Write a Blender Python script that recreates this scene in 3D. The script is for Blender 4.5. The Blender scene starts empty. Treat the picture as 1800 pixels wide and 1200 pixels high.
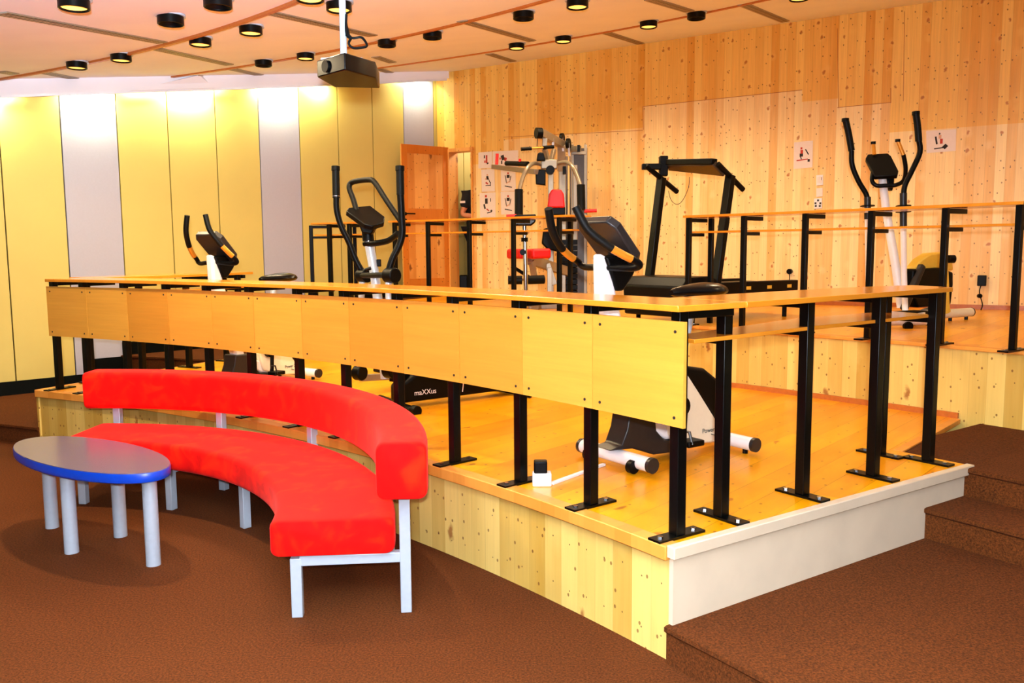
import bpy, math, random
import numpy as np
from mathutils import Vector, Matrix
random.seed(7)
sc = bpy.context.scene
COL = sc.collection
PI = math.pi

# ---------------------------------------------------------------- camera
H = 1.5; F = 1516.38; T = math.radians(6.1309); RO = math.radians(-.4303)
r0 = np.array([1, 0, 0.]); d0 = np.array([0, -math.sin(T), -math.cos(T)]); fw = np.array([0, math.cos(T), -math.sin(T)])
rt = r0*math.cos(RO) - d0*math.sin(RO); dn = r0*math.sin(RO) + d0*math.cos(RO)
cd = bpy.data.cameras.new('camera'); cam = bpy.data.objects.new('camera', cd); COL.objects.link(cam)
cd.sensor_width = 36; cd.lens = F/1800*36; cd.clip_start = .05
cam.matrix_world = Matrix(((rt[0], -dn[0], -fw[0], 0), (rt[1], -dn[1], -fw[1], 0), (rt[2], -dn[2], -fw[2], H), (0, 0, 0, 1)))
sc.camera = cam
# ---------------------------------------------------------------- world, exposure, flash
w = bpy.data.worlds.new('world'); sc.world = w; w.use_nodes = True
w.node_tree.nodes['Background'].inputs[0].default_value = (1, .8, .6, 1)
w.node_tree.nodes['Background'].inputs[1].default_value = .06
sc.view_settings.view_transform = 'Standard'; sc.view_settings.look = 'None'
sc.view_settings.gamma = 1; sc.view_settings.use_curve_mapping = False
sc.view_settings.exposure = 0.0
def light(name, kind, loc, energy, color, **k):
    l = bpy.data.lights.new(name, kind); l.energy = energy; l.color = color
    o = bpy.data.objects.new(name, l); COL.objects.link(o); o.location = loc
    for a, b in k.items(): setattr(l, a, b)
    return o
FLASH = 700
light('camera_flash', 'POINT', (0, -.12, H+.11), FLASH, (.9, .93, 1), shadow_soft_size=.03)
fb = light('ceiling_fill_spot', 'SPOT', (0, -.12, H+.13), 3600, (.70, .86, 1), shadow_soft_size=.04, spot_size=math.radians(92), spot_blend=.9)  # added fill spot at the camera, brightens and cools the ceiling
fb.rotation_euler = Vector((-.32, .62, .62)).to_track_quat('-Z', 'Y').to_euler()
WARM = (1, .78, .46)
DOWN_W = 62
COVE_W = 50

# ---------------------------------------------------------------- points
def ray(px, py): return fw + rt*(px-900)/F + dn*(py-600)/F
O3 = np.array([0, 0, H])
def PZ(px, py, z):
    r = ray(px, py); return Vector(O3 + r*(z-H)/r[2])
def PY(px, py, y):
    r = ray(px, py); return Vector(O3 + r*y/r[1])
def PV(px, py, p, n):
    r = ray(px, py); t = (p[0]*n[0]+p[1]*n[1])/(r[0]*n[0]+r[1]*n[1]); return Vector(O3 + r*t)
CX, CY = -8.24, -3.01                      # centre of the curved rows
def pol(R, a, z=0): return Vector((CX+R*math.cos(math.radians(a)), CY+R*math.sin(math.radians(a)), z))
def angpx(px, R):
    u = (px-900)/F                          # bearing where the view line meets the circle R
    lo, hi = 25., 85.
    for _ in range(60):
        m = (lo+hi)/2; p = pol(R, m)
        if p.x/p.y > u: lo = m
        else: hi = m
    return lo
Z1, Z2, DH = .438, .889, .839
CEIL_N = (.54, .841)
def ceil_z(x, y): return 3.82 + .15*(CEIL_N[0]*x+CEIL_N[1]*y-9.39)
def PC(px, py, off=0):
    r = ray(px, py); g = .15
    t = (3.82+off-g*9.39-H)/(r[2]-g*(CEIL_N[0]*r[0]+CEIL_N[1]*r[1])); return Vector(O3+r*t)

# ---------------------------------------------------------------- materials
def srgb(c):
    return tuple([(v/12.92 if v <= .04045 else ((v+.055)/1.055)**2.4) for v in [x/255 for x in c]])+(1,)
class NT:
    def __init__(s, name):
        s.m = bpy.data.materials.new(name); s.m.use_nodes = True; s.t = s.m.node_tree; s.n = s.t.nodes; s.b = s.n['Principled BSDF']
    def new(s, t, **k):
        n = s.n.new(t)
        for a, b in k.items(): setattr(n, a, b)
        return n
    def l(s, a, b): s.t.links.new(a, b)
    def set(s, **k):
        for a, v in k.items(): s.b.inputs[a.replace('_', ' ')].default_value = v
    def math(s, op, a, b=None, c=None):
        n = s.new('ShaderNodeMath', operation=op)
        for i, v in enumerate((a, b, c)):
            if v is None: continue
            if isinstance(v, (int, float)): n.inputs[i].default_value = v
            else: s.l(v, n.inputs[i])
        return n.outputs[0]
    def mix(s, f, a, b, blend='MIX'):
        n = s.new('ShaderNodeMix', data_type='RGBA', blend_type=blend)
        for i, v in ((0, f), (6, a), (7, b)):
            if isinstance(v, (int, float)): n.inputs[i].default_value = v
            elif isinstance(v, tuple): n.inputs[i].default_value = v
            else: s.l(v, n.inputs[i])
        return n.outputs[2]
    def ramp(s, f, stops):
        n = s.new('ShaderNodeValToRGB'); s.l(f, n.inputs[0]); e = n.color_ramp.elements
        while len(e) < len(stops): e.new(.5)
        for x, (p, c) in zip(e, stops): x.position = p; x.color = c
        return n.outputs[0]
def plain(name, col, rough=.5, metal=0, spec=.5, noise=0, nscale=40, **k):
    t = NT(name); c = srgb(col); t.set(Roughness=rough, Metallic=metal, Specular_IOR_Level=spec, **k)
    tc = t.new('ShaderNodeTexCoord'); nz = t.new('ShaderNodeTexNoise'); nz.inputs['Scale'].default_value = nscale; nz.inputs['Detail'].default_value = 3
    t.l(tc.outputs['Object'], nz.inputs['Vector'])
    a = tuple(v*(1-noise) for v in c[:3])+(1,); b = tuple(min(1, v*(1+noise)) for v in c[:3])+(1,)
    t.l(t.ramp(nz.outputs[0], [(.3, a), (.7, b)]), t.b.inputs['Base Color'])
    return t.m
def emis(name, col, st):
    t = NT(name); t.set(Base_Color=col+(1,), Emission_Color=col+(1,), Emission_Strength=st); return t.m
def wood(name, c1, c2, plank, knot=None, knotcol=(150, 80, 20), nails=0, rough=.45, length=None, gap=.0015, grain=.12, vary=.6, gapcol=.55, coat=0, nailrow=.45, knotden=.055, knotscale=(3.2, 2.2)):
    """boards run along v of the uv map (metres), u counts across them"""
    t = NT(name); uvn = t.new('ShaderNodeUVMap'); sp = t.new('ShaderNodeSeparateXYZ'); t.l(uvn.outputs[0], sp.inputs[0])
    u, v = sp.outputs[0], sp.outputs[1]
    iu = t.math('FLOOR', t.math('DIVIDE', u, plank)); fu = t.math('FRACT', t.math('DIVIDE', u, plank))
    wn = t.new('ShaderNodeTexWhiteNoise', noise_dimensions='2D'); cb = t.new('ShaderNodeCombineXYZ'); t.l(iu, cb.inputs[0])
    if length:
        off = t.new('ShaderNodeTexWhiteNoise', noise_dimensions='1D'); t.l(iu, off.inputs['W'])
        vv = t.math('ADD', t.math('DIVIDE', v, length), off.outputs[0]); t.l(t.math('FLOOR', vv), cb.inputs[1]); fv = t.math('FRACT', vv)
    t.l(cb.outputs[0], wn.inputs['Vector'])
    g = t.new('ShaderNodeTexNoise'); g.inputs['Scale'].default_value = 1; g.inputs['Detail'].default_value = 5; g.inputs['Roughness'].default_value = .6
    gc = t.new('ShaderNodeCombineXYZ'); t.l(t.math('MULTIPLY', u, 70), gc.inputs[0]); t.l(t.math('MULTIPLY', v, 2.2), gc.inputs[1]); t.l(t.math('MULTIPLY', wn.outputs[0], 50), gc.inputs[2]); t.l(gc.outputs[0], g.inputs['Vector'])
    lo = t.new('ShaderNodeTexNoise'); lo.inputs['Scale'].default_value = 1; lo.inputs['Detail'].default_value = 2
    lc = t.new('ShaderNodeCombineXYZ'); t.l(t.math('MULTIPLY', u, 14), lc.inputs[0]); t.l(t.math('MULTIPLY', v, 1.3), lc.inputs[1]); t.l(t.math('MULTIPLY', wn.outputs[0], 20), lc.inputs[2]); t.l(lc.outputs[0], lo.inputs['Vector'])
    f = t.math('ADD', t.math('MULTIPLY', wn.outputs[0], vary), t.math('MULTIPLY', lo.outputs[0], 1-vary))
    base = t.ramp(f, [(.15, srgb(c1)), (.85, srgb(c2))])
    gr = t.math('ADD', t.math('MULTIPLY', t.math('SUBTRACT', g.outputs[0], .5), grain*2), 1)
    col = t.mix(1., base, gr, 'MULTIPLY')
    if knot:
        vo = t.new('ShaderNodeTexVoronoi', voronoi_dimensions='2D'); vo.inputs['Scale'].default_value = 1
        wz = t.new('ShaderNodeTexNoise'); wz.inputs['Scale'].default_value = 22; wz.inputs['Detail'].default_value = 3; t.l(uvn.outputs[0], wz.inputs['Vector'])
        wo = t.math('MULTIPLY', t.math('SUBTRACT', wz.outputs[0], .5), .05)
        vc = t.new('ShaderNodeCombineXYZ'); t.l(t.math('MULTIPLY', t.math('ADD', u, wo), knotscale[0]), vc.inputs[0]); t.l(t.math('MULTIPLY', t.math('ADD', v, wo), knotscale[1]*.62), vc.inputs[1]); t.l(vc.outputs[0], vo.inputs['Vector'])
        halo = t.ramp(vo.outputs['Distance'], [(knotden*1.2, (1, 1, 1, 1)), (knotden*4, (0, 0, 0, 1))])
        col = t.mix(t.math('MULTIPLY', halo, .35), col, srgb(c2))
        k1 = t.ramp(vo.outputs['Distance'], [(knotden*.7, (1, 1, 1, 1)), (knotden*1.5, (0, 0, 0, 1))])
        sep = t.new('ShaderNodeSeparateColor'); t.l(vo.outputs['Color'], sep.inputs[0])
        k1 = t.math('MULTIPLY', k1, t.math('GREATER_THAN', sep.outputs[0], 1-knot))
        col = t.mix(t.math('MULTIPLY', k1, .8), col, srgb(knotcol))
        v2 = t.new('ShaderNodeTexVoronoi', voronoi_dimensions='2D'); v2.inputs['Scale'].default_value = 1
        vc2 = t.new('ShaderNodeCombineXYZ'); t.l(t.math('MULTIPLY', u, 12), vc2.inputs[0]); t.l(t.math('MULTIPLY', v, 9), vc2.inputs[1]); t.l(vc2.outputs[0], v2.inputs['Vector'])
        s2 = t.new('ShaderNodeSeparateColor'); t.l(v2.outputs['Color'], s2.inputs[0])
        k2 = t.math('MULTIPLY', t.math('LESS_THAN', v2.outputs['Distance'], .07), t.math('GREATER_THAN', s2.outputs[1], 1-knot*.8))
        col = t.mix(t.math('MULTIPLY', k2, .75), col, srgb((95, 45, 12)))
    if nails:
        nv = t.math('SUBTRACT', t.math('FRACT', t.math('ADD', t.math('DIVIDE', v, nailrow), t.math('MULTIPLY', wn.outputs[0], .12))), .5)
        nu = t.math('SUBTRACT', fu, .5)
        d = t.math('SQRT', t.math('ADD', t.math('POWER', t.math('MULTIPLY', nv, nailrow), 2), t.math('POWER', t.math('MULTIPLY', nu, plank), 2)))
        col = t.mix(t.math('MULTIPLY', t.math('LESS_THAN', d, nails), .85), col, srgb((70, 35, 12)))
    e = t.math('LESS_THAN', fu, gap/plank)
    if length: e = t.math('MAXIMUM', e, t.math('LESS_THAN', fv, .0025/length))
    col = t.mix(t.math('MULTIPLY', e, gapcol), col, srgb((70, 35, 10)))
    t.l(col, t.b.inputs['Base Color']); t.set(Roughness=rough, Specular_IOR_Level=.4, Coat_Weight=coat, Coat_Roughness=.15)
    return t.m
M = {}
M['deck'] = wood('deck_boards', (218, 136, 0), (240, 172, 8), .14, knot=.3, knotcol=(150, 70, 12), rough=.28, length=2.3, gap=.003, gapcol=.5, vary=.5, knotden=.04)
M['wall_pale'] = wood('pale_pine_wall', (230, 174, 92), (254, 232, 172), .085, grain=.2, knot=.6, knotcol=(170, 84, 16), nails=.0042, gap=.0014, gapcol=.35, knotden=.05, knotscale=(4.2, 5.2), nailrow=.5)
M['wall_wood'] = wood('pine_wall', (226, 158, 56), (250, 208, 110), .085, grain=.2, knot=.6, knotcol=(170, 84, 16), nails=.0042, gap=.0014, gapcol=.35, knotden=.05, knotscale=(4.2, 5.2), nailrow=.5)
M['pine'] = wood('pine_riser', (182, 144, 58), (226, 198, 112), .105, knot=.75, knotcol=(130, 64, 16), nails=.0035, nailrow=.2, gap=.0015, gapcol=.3, knotden=.05)
M['door_rail'] = wood('door_rail_pine', (206, 116, 30), (222, 136, 46), .3, knot=.6, knotcol=(110, 45, 10), gap=.0001, gapcol=0, knotden=.05)
M['door_wood'] = wood('door_pine', (214, 138, 58), (240, 176, 92), .11, knot=.7, knotcol=(110, 45, 10), gap=.001, gapcol=.3, knotden=.05)
M['veneer'] = wood('birch_ply', (198, 132, 42), (218, 158, 60), 1.0, gap=.0002, grain=.13, vary=.55, rough=.32, gapcol=0)
M['top_wood'] = wood('beech_top', (202, 122, 24), (220, 144, 38), .9, gap=.001, grain=.08, vary=.3, rough=.2, coat=.25, gapcol=0)
M['edge'] = wood('deck_edge_board', (204, 130, 46), (222, 150, 62), .09, gap=.0005, grain=.08, rough=.4, gapcol=0)
M['ring_trim'] = plain('ring_trim_wood', (176, 96, 34), .4, noise=.1)
M['white_ply'] = plain('whitewashed_ply', (206, 192, 166), .5, noise=.05, nscale=6)
M['black'] = plain('black_steel', (3, 4, 4), .32, spec=.15, noise=.1)
M['blackp'] = plain('black_plastic', (3, 4, 5), .42, spec=.12, noise=.1)
M['blackm'] = plain('black_foam', (5, 7, 7), .5, spec=.15, noise=.1)
M['blacks'] = plain('black_vinyl', (4, 5, 6), .25, spec=.2, noise=.1)
M['darkgrey'] = plain('dark_grey_plastic', (36, 33, 33), .35, spec=.3, noise=.1)
M['smoke'] = plain('smoky_panel', (60, 48, 34), .3, noise=.1)
M['whitep'] = plain('white_enamel', (235, 235, 238), .35, noise=.02)
M['cream'] = plain('cream_plastic', (232, 224, 196), .4, noise=.02)
M['yellowp'] = plain('yellow_plastic', (232, 190, 66), .4, noise=.03)
M['silver'] = plain('silver_paint', (176, 190, 204), .35, .2, noise=.03)
M['chrome'] = plain('chrome', (200, 205, 210), .15, 1, noise=.02)
M['greysteel'] = plain('grey_steel', (150, 138, 120), .35, .5, noise=.05)
M['orange_sensor'] = plain('copper_sensor', (210, 140, 40), .3, .4, noise=.05)
M['redp'] = plain('red_vinyl', (225, 14, 14), .45, noise=.05)
M['paper'] = plain('paper', (238, 226, 220), .8, noise=.02)
M['ink'] = plain('ink', (35, 28, 30), .8)
M['inkred'] = plain('ink_red', (190, 60, 45), .8)
M['inkskin'] = plain('ink_skin', (220, 170, 140), .8)
M['blue'] = plain('blue_edge', (0, 58, 176), .35, noise=.05)
M['skin'] = plain('skin', (214, 140, 96), .55, noise=.05)
M['shirt'] = plain('black_cotton', (18, 18, 22), .9, noise=.1)
M['trouser'] = plain('dark_cotton', (22, 22, 26), .9, noise=.1)
M['hair'] = plain('dark_hair', (30, 20, 14), .7, noise=.2)
M['lampin'] = emis('lamp_glow', (1, .5, .1), 1.5)
M['tube'] = emis('tube_glow', (1, .95, .72), 9)
M['yellowwall'] = plain('yellow_wall_panel', (210, 192, 108), .55, noise=.02, nscale=3)
M['greywall'] = plain('lilac_grey_wall_panel', (178, 180, 200), .55, noise=.02, nscale=60)
M['blackboard'] = plain('black_baseboard', (3, 6, 4), .6, spec=.1)
M['corr'] = plain('corridor_floor', (96, 46, 22), .5, noise=.1)
def m_ceil():
    t = NT('ceiling_paint'); tc = t.new('ShaderNodeTexCoord'); nz = t.new('ShaderNodeTexNoise'); nz.inputs['Scale'].default_value = 2
    t.l(tc.outputs['Object'], nz.inputs['Vector'])
    t.l(t.ramp(nz.outputs[0], [(.3, srgb((236, 238, 248))), (.7, srgb((242, 244, 252)))]), t.b.inputs['Base Color']); t.set(Roughness=.7); return t.m
M['ceil'] = m_ceil()
def m_carpet(name, a, b):
    t = NT(name); tc = t.new('ShaderNodeTexCoord'); nz = t.new('ShaderNodeTexNoise'); nz.inputs['Scale'].default_value = 115; nz.inputs['Detail'].default_value = 6; nz.inputs['Roughness'].default_value = .8
    n2 = t.new('ShaderNodeTexNoise'); n2.inputs['Scale'].default_value = 1.2; n2.inputs['Detail'].default_value = 2
    t.l(tc.outputs['Object'], nz.inputs['Vector']); t.l(tc.outputs['Object'], n2.inputs['Vector'])
    c = t.ramp(nz.outputs[0], [(.35, srgb(a)), (.65, srgb(b))])
    c = t.mix(1., c, t.math('ADD', t.math('MULTIPLY', n2.outputs[0], .3), .85), 'MULTIPLY')
    t.l(c, t.b.inputs['Base Color']); t.set(Roughness=.95, Specular_IOR_Level=.1)
    bp = t.new('ShaderNodeBump'); bp.inputs['Strength'].default_value = .5; bp.inputs['Distance'].default_value = .004; t.l(nz.outputs[0], bp.inputs['Height']); t.l(bp.outputs[0], t.b.inputs['Normal'])
    return t.m
M['carpet'] = m_carpet('brown_carpet', (40, 20, 5), (102, 52, 18))
def m_velvet():
    t = NT('red_velour'); tc = t.new('ShaderNodeTexCoord'); nz = t.new('ShaderNodeTexNoise'); nz.inputs['Scale'].default_value = 7; nz.inputs['Detail'].default_value = 5; nz.inputs['Distortion'].default_value = 1.2
    t.l(tc.outputs['Object'], nz.inputs['Vector'])
    t.l(t.ramp(nz.outputs[0], [(.36, srgb((206, 0, 0))), (.52, srgb((232, 4, 0))), (.7, srgb((244, 34, 2)))]), t.b.inputs['Base Color'])
    t.set(Roughness=.85, Specular_IOR_Level=.15, Sheen_Weight=.14, Sheen_Roughness=.4, Sheen_Tint=(1, .25, .2, 1)); return t.m
M['velvet'] = m_velvet()
def m_tabletop():
    t = NT('grey_glossy_laminate'); t.set(Base_Color=srgb((66, 64, 96)), Roughness=.2, Specular_IOR_Level=.5, Coat_Weight=.1, Coat_Roughness=.1); return t.m
M['ttop'] = m_tabletop()
def m_grille():
    t = NT('vent_grille'); uvn = t.new('ShaderNodeUVMap'); sp = t.new('ShaderNodeSeparateXYZ'); t.l(uvn.outputs[0], sp.inputs[0])
    a = t.math('GREATER_THAN', t.math('FRACT', t.math('MULTIPLY', sp.outputs[1], 26)), .38)
    b = t.math('GREATER_THAN', t.math('FRACT', t.math('MULTIPLY', sp.outputs[0], 2)), .12)
    t.l(t.mix(t.math('MULTIPLY', a, b), srgb((190, 170, 150)), srgb((34, 26, 18))), t.b.inputs['Base Color']); t.set(Roughness=.6); return t.m
M['grille'] = m_grille()

# ---------------------------------------------------------------- mesh builder
class MB:
    def __init__(s): s.v = []; s.f = []; s.uv = []; s.mi = []
    def face(s, pts, uv=None, mi=0):
        i = len(s.v); s.v += [Vector(p) for p in pts]; s.f.append(list(range(i, i+len(pts)))); s.uv.append(uv or [(p[0], p[1]) for p in pts]); s.mi.append(mi)
    def mesh(s, vs, fs, mi=0, uvf=None):
        i = len(s.v); s.v += [Vector(p) for p in vs]
        for f in fs:
            s.f.append([i+k for k in f]); s.uv.append([uvf(Vector(vs[k])) if uvf else (vs[k][0], vs[k][1]) for k in f]); s.mi.append(mi)
        return s
    def box(s, c, size, ax=None, mi=0):
        c = Vector(c); ax = ax or (Vector((1, 0, 0)), Vector((0, 1, 0)), Vector((0, 0, 1)))
        h = [a*(d/2) for a, d in zip(ax, size)]
        vs = [c+h[0]*i+h[1]*j+h[2]*k for i in (-1, 1) for j in (-1, 1) for k in (-1, 1)]
        fs = [(0, 1, 3, 2), (4, 6, 7, 5), (0, 4, 5, 1), (2, 3, 7, 6), (0, 2, 6, 4), (1, 5, 7, 3)]
        i = len(s.v); s.v += vs
        for f in fs:
            s.f.append([i+k for k in f])
            loc = [((vs[k]-c).dot(ax[0]), (vs[k]-c).dot(ax[1]), (vs[k]-c).dot(ax[2])) for k in f]
            q = [max(l[a] for l in loc)-min(l[a] for l in loc) for a in range(3)]
            fl = q.index(min(q)); a, b = [x for x in (0, 1, 2) if x != fl]
            s.uv.append([(l[a]+5, l[b]+5) for l in loc]); s.mi.append(mi)
        return s
    def beam(s, a, b, wd, th, up=(0, 0, 1), mi=0):
        a, b = Vector(a), Vector(b); d = (b-a).normalized(); up = Vector(up)
        sd = d.cross(up)
        if sd.length < 1e-4: sd = d.cross(Vector((0, 1, 0)))
        sd.normalize(); u2 = sd.cross(d)
        return s.box((a+b)/2, ((b-a).length, wd, th), (d, sd, u2), mi)
    def tube(s, pts, r, n=10, cap=True, mi=0):
        pts = [Vector(p) for p in pts]; m = len(pts); rs = r if isinstance(r, (list, tuple)) else [r]*m
        tn = [((pts[min(i+1, m-1)]-pts[max(i-1, 0)]).normalized()) for i in range(m)]
        nrm = tn[0].orthogonal().normalized(); i0 = len(s.v); L = 0
        for i in range(m):
            nrm = (nrm - tn[i]*nrm.dot(tn[i])).normalized(); bn = tn[i].cross(nrm)
            s.v += [pts[i]+(nrm*math.cos(2*PI*k/n)+bn*math.sin(2*PI*k/n))*rs[i] for k in range(n)]
        for i in range(m-1):
            for k in range(n):
                k2 = (k+1) % n
                s.f.append([i0+i*n+k, i0+i*n+k2, i0+(i+1)*n+k2, i0+(i+1)*n+k]); s.uv.append([(k/n, i), (k/n+1/n, i), (k/n+1/n, i+1), (k/n, i+1)]); s.mi.append(mi)
        if cap:
            s.f.append([i0+k for k in range(n)][::-1]); s.uv.append([(0, 0)]*n); s.mi.append(mi)
            s.f.append([i0+(m-1)*n+k for k in range(n)]); s.uv.append([(0, 0)]*n); s.mi.append(mi)
        return s
    def disc(s, c, axis, r, th, n=24, mi=0):
        c = Vector(c); a = Vector(axis).normalized()*th/2
        return s.tube([c-a, c+a], r, n, True, mi)
    def prism(s, pts, d, mi=0):
        """outline pts (3d, planar) pushed by d both ways"""
        pts = [Vector(p) for p in pts]; d = Vector(d)/2; n = len(pts); i = len(s.v)
        s.v += [p-d for p in pts]+[p+d for p in pts]
        s.f.append([i+k for k in range(n)][::-1]); s.f.append([i+n+k for k in range(n)])
        s.uv += [[(p.x+p.y, p.z) for p in pts][::-1], [(p.x+p.y, p.z) for p in pts]]; s.mi += [mi, mi]
        for k in range(n):
            k2 = (k+1) % n; s.f.append([i+k, i+k2, i+n+k2, i+n+k]); s.mi.append(mi)
            s.uv.append([(pts[k].x, pts[k].z), (pts[k2].x, pts[k2].z), (pts[k2].x, pts[k2].z+.02), (pts[k].x, pts[k].z+.02)])
        return s
    def sweep(s, prof, a0, a1, n, c=(CX, CY), mi=0):
        """closed profile [(R,z)] swept over bearings a0..a1 around c; uv = (arc length, height)"""
        m = len(prof); i0 = len(s.v); per = [0]
        for k in range(m): per.append(per[-1]+math.dist(prof[k], prof[(k+1) % m]))
        R0 = prof[0][0]
        for j in range(n+1):
            a = math.radians(a0+(a1-a0)*j/n)
            for R, z in prof: s.v.append(Vector((c[0]+R*math.cos(a), c[1]+R*math.sin(a), z)))
        for j in range(n):
            x0 = math.radians((a1-a0)*j/n)*R0; x1 = math.radians((a1-a0)*(j+1)/n)*R0
            for k in range(m):
                k2 = (k+1) % m
                s.f.append([i0+j*m+k, i0+(j+1)*m+k, i0+(j+1)*m+k2, i0+j*m+k2]); s.mi.append(mi)
                s.uv.append([(x0, per[k]), (x1, per[k]), (x1, per[k+1]), (x0, per[k+1])])
        s.f.append([i0+k for k in range(m)]); s.f.append([i0+n*m+k for k in range(m)][::-1]); s.mi += [mi, mi]
        s.uv += [[(p[0], p[1]) for p in prof], [(p[0], p[1]) for p in prof][::-1]]
        return s
    def build(s, name, mat, parent=None, smooth=35, bevel=0, seg=2, sub=0, fix=True):
        off = Vector(parent_world(parent)) if parent else Vector((0, 0, 0))
        me = bpy.data.meshes.new(name); me.from_pydata([v-off for v in s.v], [], s.f)
        uvl = me.uv_layers.new(name='UVMap'); k = 0
        for uv in s.uv:
            for q in uv: uvl.data[k].uv = q; k += 1
        mats = mat if isinstance(mat, (list, tuple)) else [mat]
        for m_ in mats: me.materials.append(m_ if not isinstance(m_, str) else M[m_])
        for p, mi in zip(me.polygons, s.mi): p.material_index = mi
        if fix:
            import bmesh
            bm = bmesh.new(); bm.from_mesh(me); bmesh.ops.recalc_face_normals(bm, faces=bm.faces); bm.to_mesh(me); bm.free()
        if smooth:
            me.polygons.foreach_set('use_smooth', [True]*len(me.polygons)); me.set_sharp_from_angle(angle=math.radians(smooth))
        o = bpy.data.objects.new(name, me); COL.objects.link(o)
        if parent: o.parent = parent
        if bevel:
            b = o.modifiers.new('bevel', 'BEVEL'); b.width = bevel; b.segments = seg; b.limit_method = 'ANGLE'; b.angle_limit = math.radians(40)
        if sub:
            b = o.modifiers.new('sub', 'SUBSURF'); b.levels = sub; b.render_levels = sub
        return o
def parent_world(p):
    v = Vector((0, 0, 0))
    while p: v = v+p.location; p = p.parent
    return v
def tag(o, label, cat=None, group=None):
    if label: o['label'] = label
    if cat: o['category'] = cat
    if group: o['group'] = group
    return o
def struct(o): o['kind'] = 'structure'; return o
def thing(name, loc, label, cat, group=None):
    o = bpy.data.objects.new(name, None); COL.objects.link(o); o.location = Vector(loc); o.empty_display_size = .1
    return tag(o, label, cat, group)
def smoothpath(pts, n=6):
    pts = [Vector(p) for p in pts]; out = []
    P_ = [pts[0]]+pts+[pts[-1]]
    for i in range(1, len(P_)-2):
        a, b, c, d = P_[i-1:i+3]
        for k in range(n):
            t = k/n; out.append(.5*((2*b)+(c-a)*t+(2*a-5*b+4*c-d)*t*t+(3*b-a-3*c+d)*t**3))
    out.append(pts[-1]); return out
def copy_tree(o, loc=None, parent=None):
    c = o.copy(); COL.objects.link(c); c.parent = parent
    if loc is not None: c.location = loc
    for ch in list(o.children): copy_tree(ch, None, c)
    return c
def text(name, body, size, loc, xdir, up, mat, parent, ext=.0006):
    cu = bpy.data.curves.new(name, 'FONT'); cu.body = body; cu.size = size; cu.extrude = ext; cu.align_x = 'CENTER'; cu.align_y = 'CENTER'
    tmp = bpy.data.objects.new('tmp', cu); COL.objects.link(tmp)
    bpy.context.view_layer.update()
    me = bpy.data.meshes.new_from_object(tmp.evaluated_get(bpy.context.evaluated_depsgraph_get()))
    bpy.data.objects.remove(tmp)
    x = Vector(xdir).normalized(); u = Vector(up).normalized(); z = x.cross(u).normalized(); u = z.cross(x)
    off = parent_world(parent) if parent else Vector((0, 0, 0))
    me.transform(Matrix(((x.x, u.x, z.x, loc[0]-off.x), (x.y, u.y, z.y, loc[1]-off.y), (x.z, u.z, z.z, loc[2]-off.z), (0, 0, 0, 1))))
    me.name = name; me.materials.clear(); me.materials.append(M[mat])
    o = bpy.data.objects.new(name, me); COL.objects.link(o)
    if parent: o.parent = parent
    return o

# ================================================================ SETTING
# carpet floor
m = MB(); m.face([(-12, -4, 0), (12, -4, 0), (12, 14, 0), (-12, 14, 0)]); struct(m.build('floor', 'carpet', fix=False))
def carpet_step(R0, R1, a0, a1, zlo, zhi):
    m = MB(); m.sweep([(R0, zlo), (R0, zhi-.03), (R0-.012, zhi-.02), (R0-.012, zhi-.004), (R0, zhi), (R1, zhi), (R1, zlo)], a0, a1, 40)
    return struct(m.build('trim_1', 'carpet', smooth=50))
A0, A1 = 34.3, 64.72                          # bearings of the platform's two ends
for s0, s1, sg in ((20, A0, 0), (A1, 80, 1)):
    for R0, zl, zh in ((10.64, 0, .146), (12.28, .146, .292), (12.61, .292, Z1-.004)):
        carpet_step(R0, 13.6 if not sg else 13.75, s0, s1, zl, zh)
for R0, zl, zh in ((13.75, 0, .588), (14.1, .588, .735), (15.3, .735, Z2-.004)):
    carpet_step(R0, 17.5, 63.0, 78, zl, zh)
# narrow carpet slivers beside the platform's notches
for a_in, a_out in ((A0, 36.3), (A1, 62.7)):
    m = MB(); m.sweep([(12.655, .0), (12.655, Z1-.006), (13.72, Z1-.006), (13.72, 0)], min(a_in, a_out), max(a_in, a_out), 8)
    struct(m.build('trim_2', 'carpet', smooth=50))
def uvdeck(p):
    c, s_ = math.cos(math.radians(49.5)), math.sin(math.radians(49.5))
    return (p.x*s_-p.y*c+20, p.x*c+p.y*s_+20)
def sector(mb, R0, R1, aa, bb, z, n=48):
    """top face between radii; aa/bb = (start,end bearing) at R0 and at R1"""
    vs = []; fs = []
    for j in range(n+1):
        t = j/n
        vs += [pol(R0, aa[0]+(aa[1]-aa[0])*t, z), pol(R1, bb[0]+(bb[1]-bb[0])*t, z)]
    for j in range(n): fs.append((2*j, 2*j+2, 2*j+3, 2*j+1))
    mb.mesh(vs, fs, uvf=uvdeck)
# platform 1
m = MB(); sector(m, 10.64, 12.65, (A0, A1), (A0, A1), Z1); sector(m, 12.65, 13.74, (35.9, A1-1.6), (36.9, A1-2.6), Z1)
struct(m.build('floor_platform_lower', 'deck', smooth=0, fix=False))
m = MB(); m.sweep([(10.665, 0), (10.665, Z1-.052), (10.7, Z1-.052), (10.7, 0)], A0, A1, 60); struct(m.build('trim_3', 'pine'))          # vertical boards of the front
m = MB(); m.sweep([(10.63, Z1-.052), (10.63, Z1+.002), (10.70, Z1+.003), (10.70, Z1-.052)], A0, A1, 60); struct(m.build('trim_4', 'edge', bevel=.004))
def radial_wall(name, a, R0, R1, z0, z1, th, mat, bevel=0):
    p, q = pol(R0, a), pol(R1, a); d = (q-p).normalized(); n = Vector((d.y, -d.x, 0))
    mb = MB(); mb.box((p+q)/2+Vector((0, 0, (z0+z1)/2)), ((q-p).length, th, z1-z0), (d, n, Vector((0, 0, 1)))); return struct(mb.build(name, mat, bevel=bevel))
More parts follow.
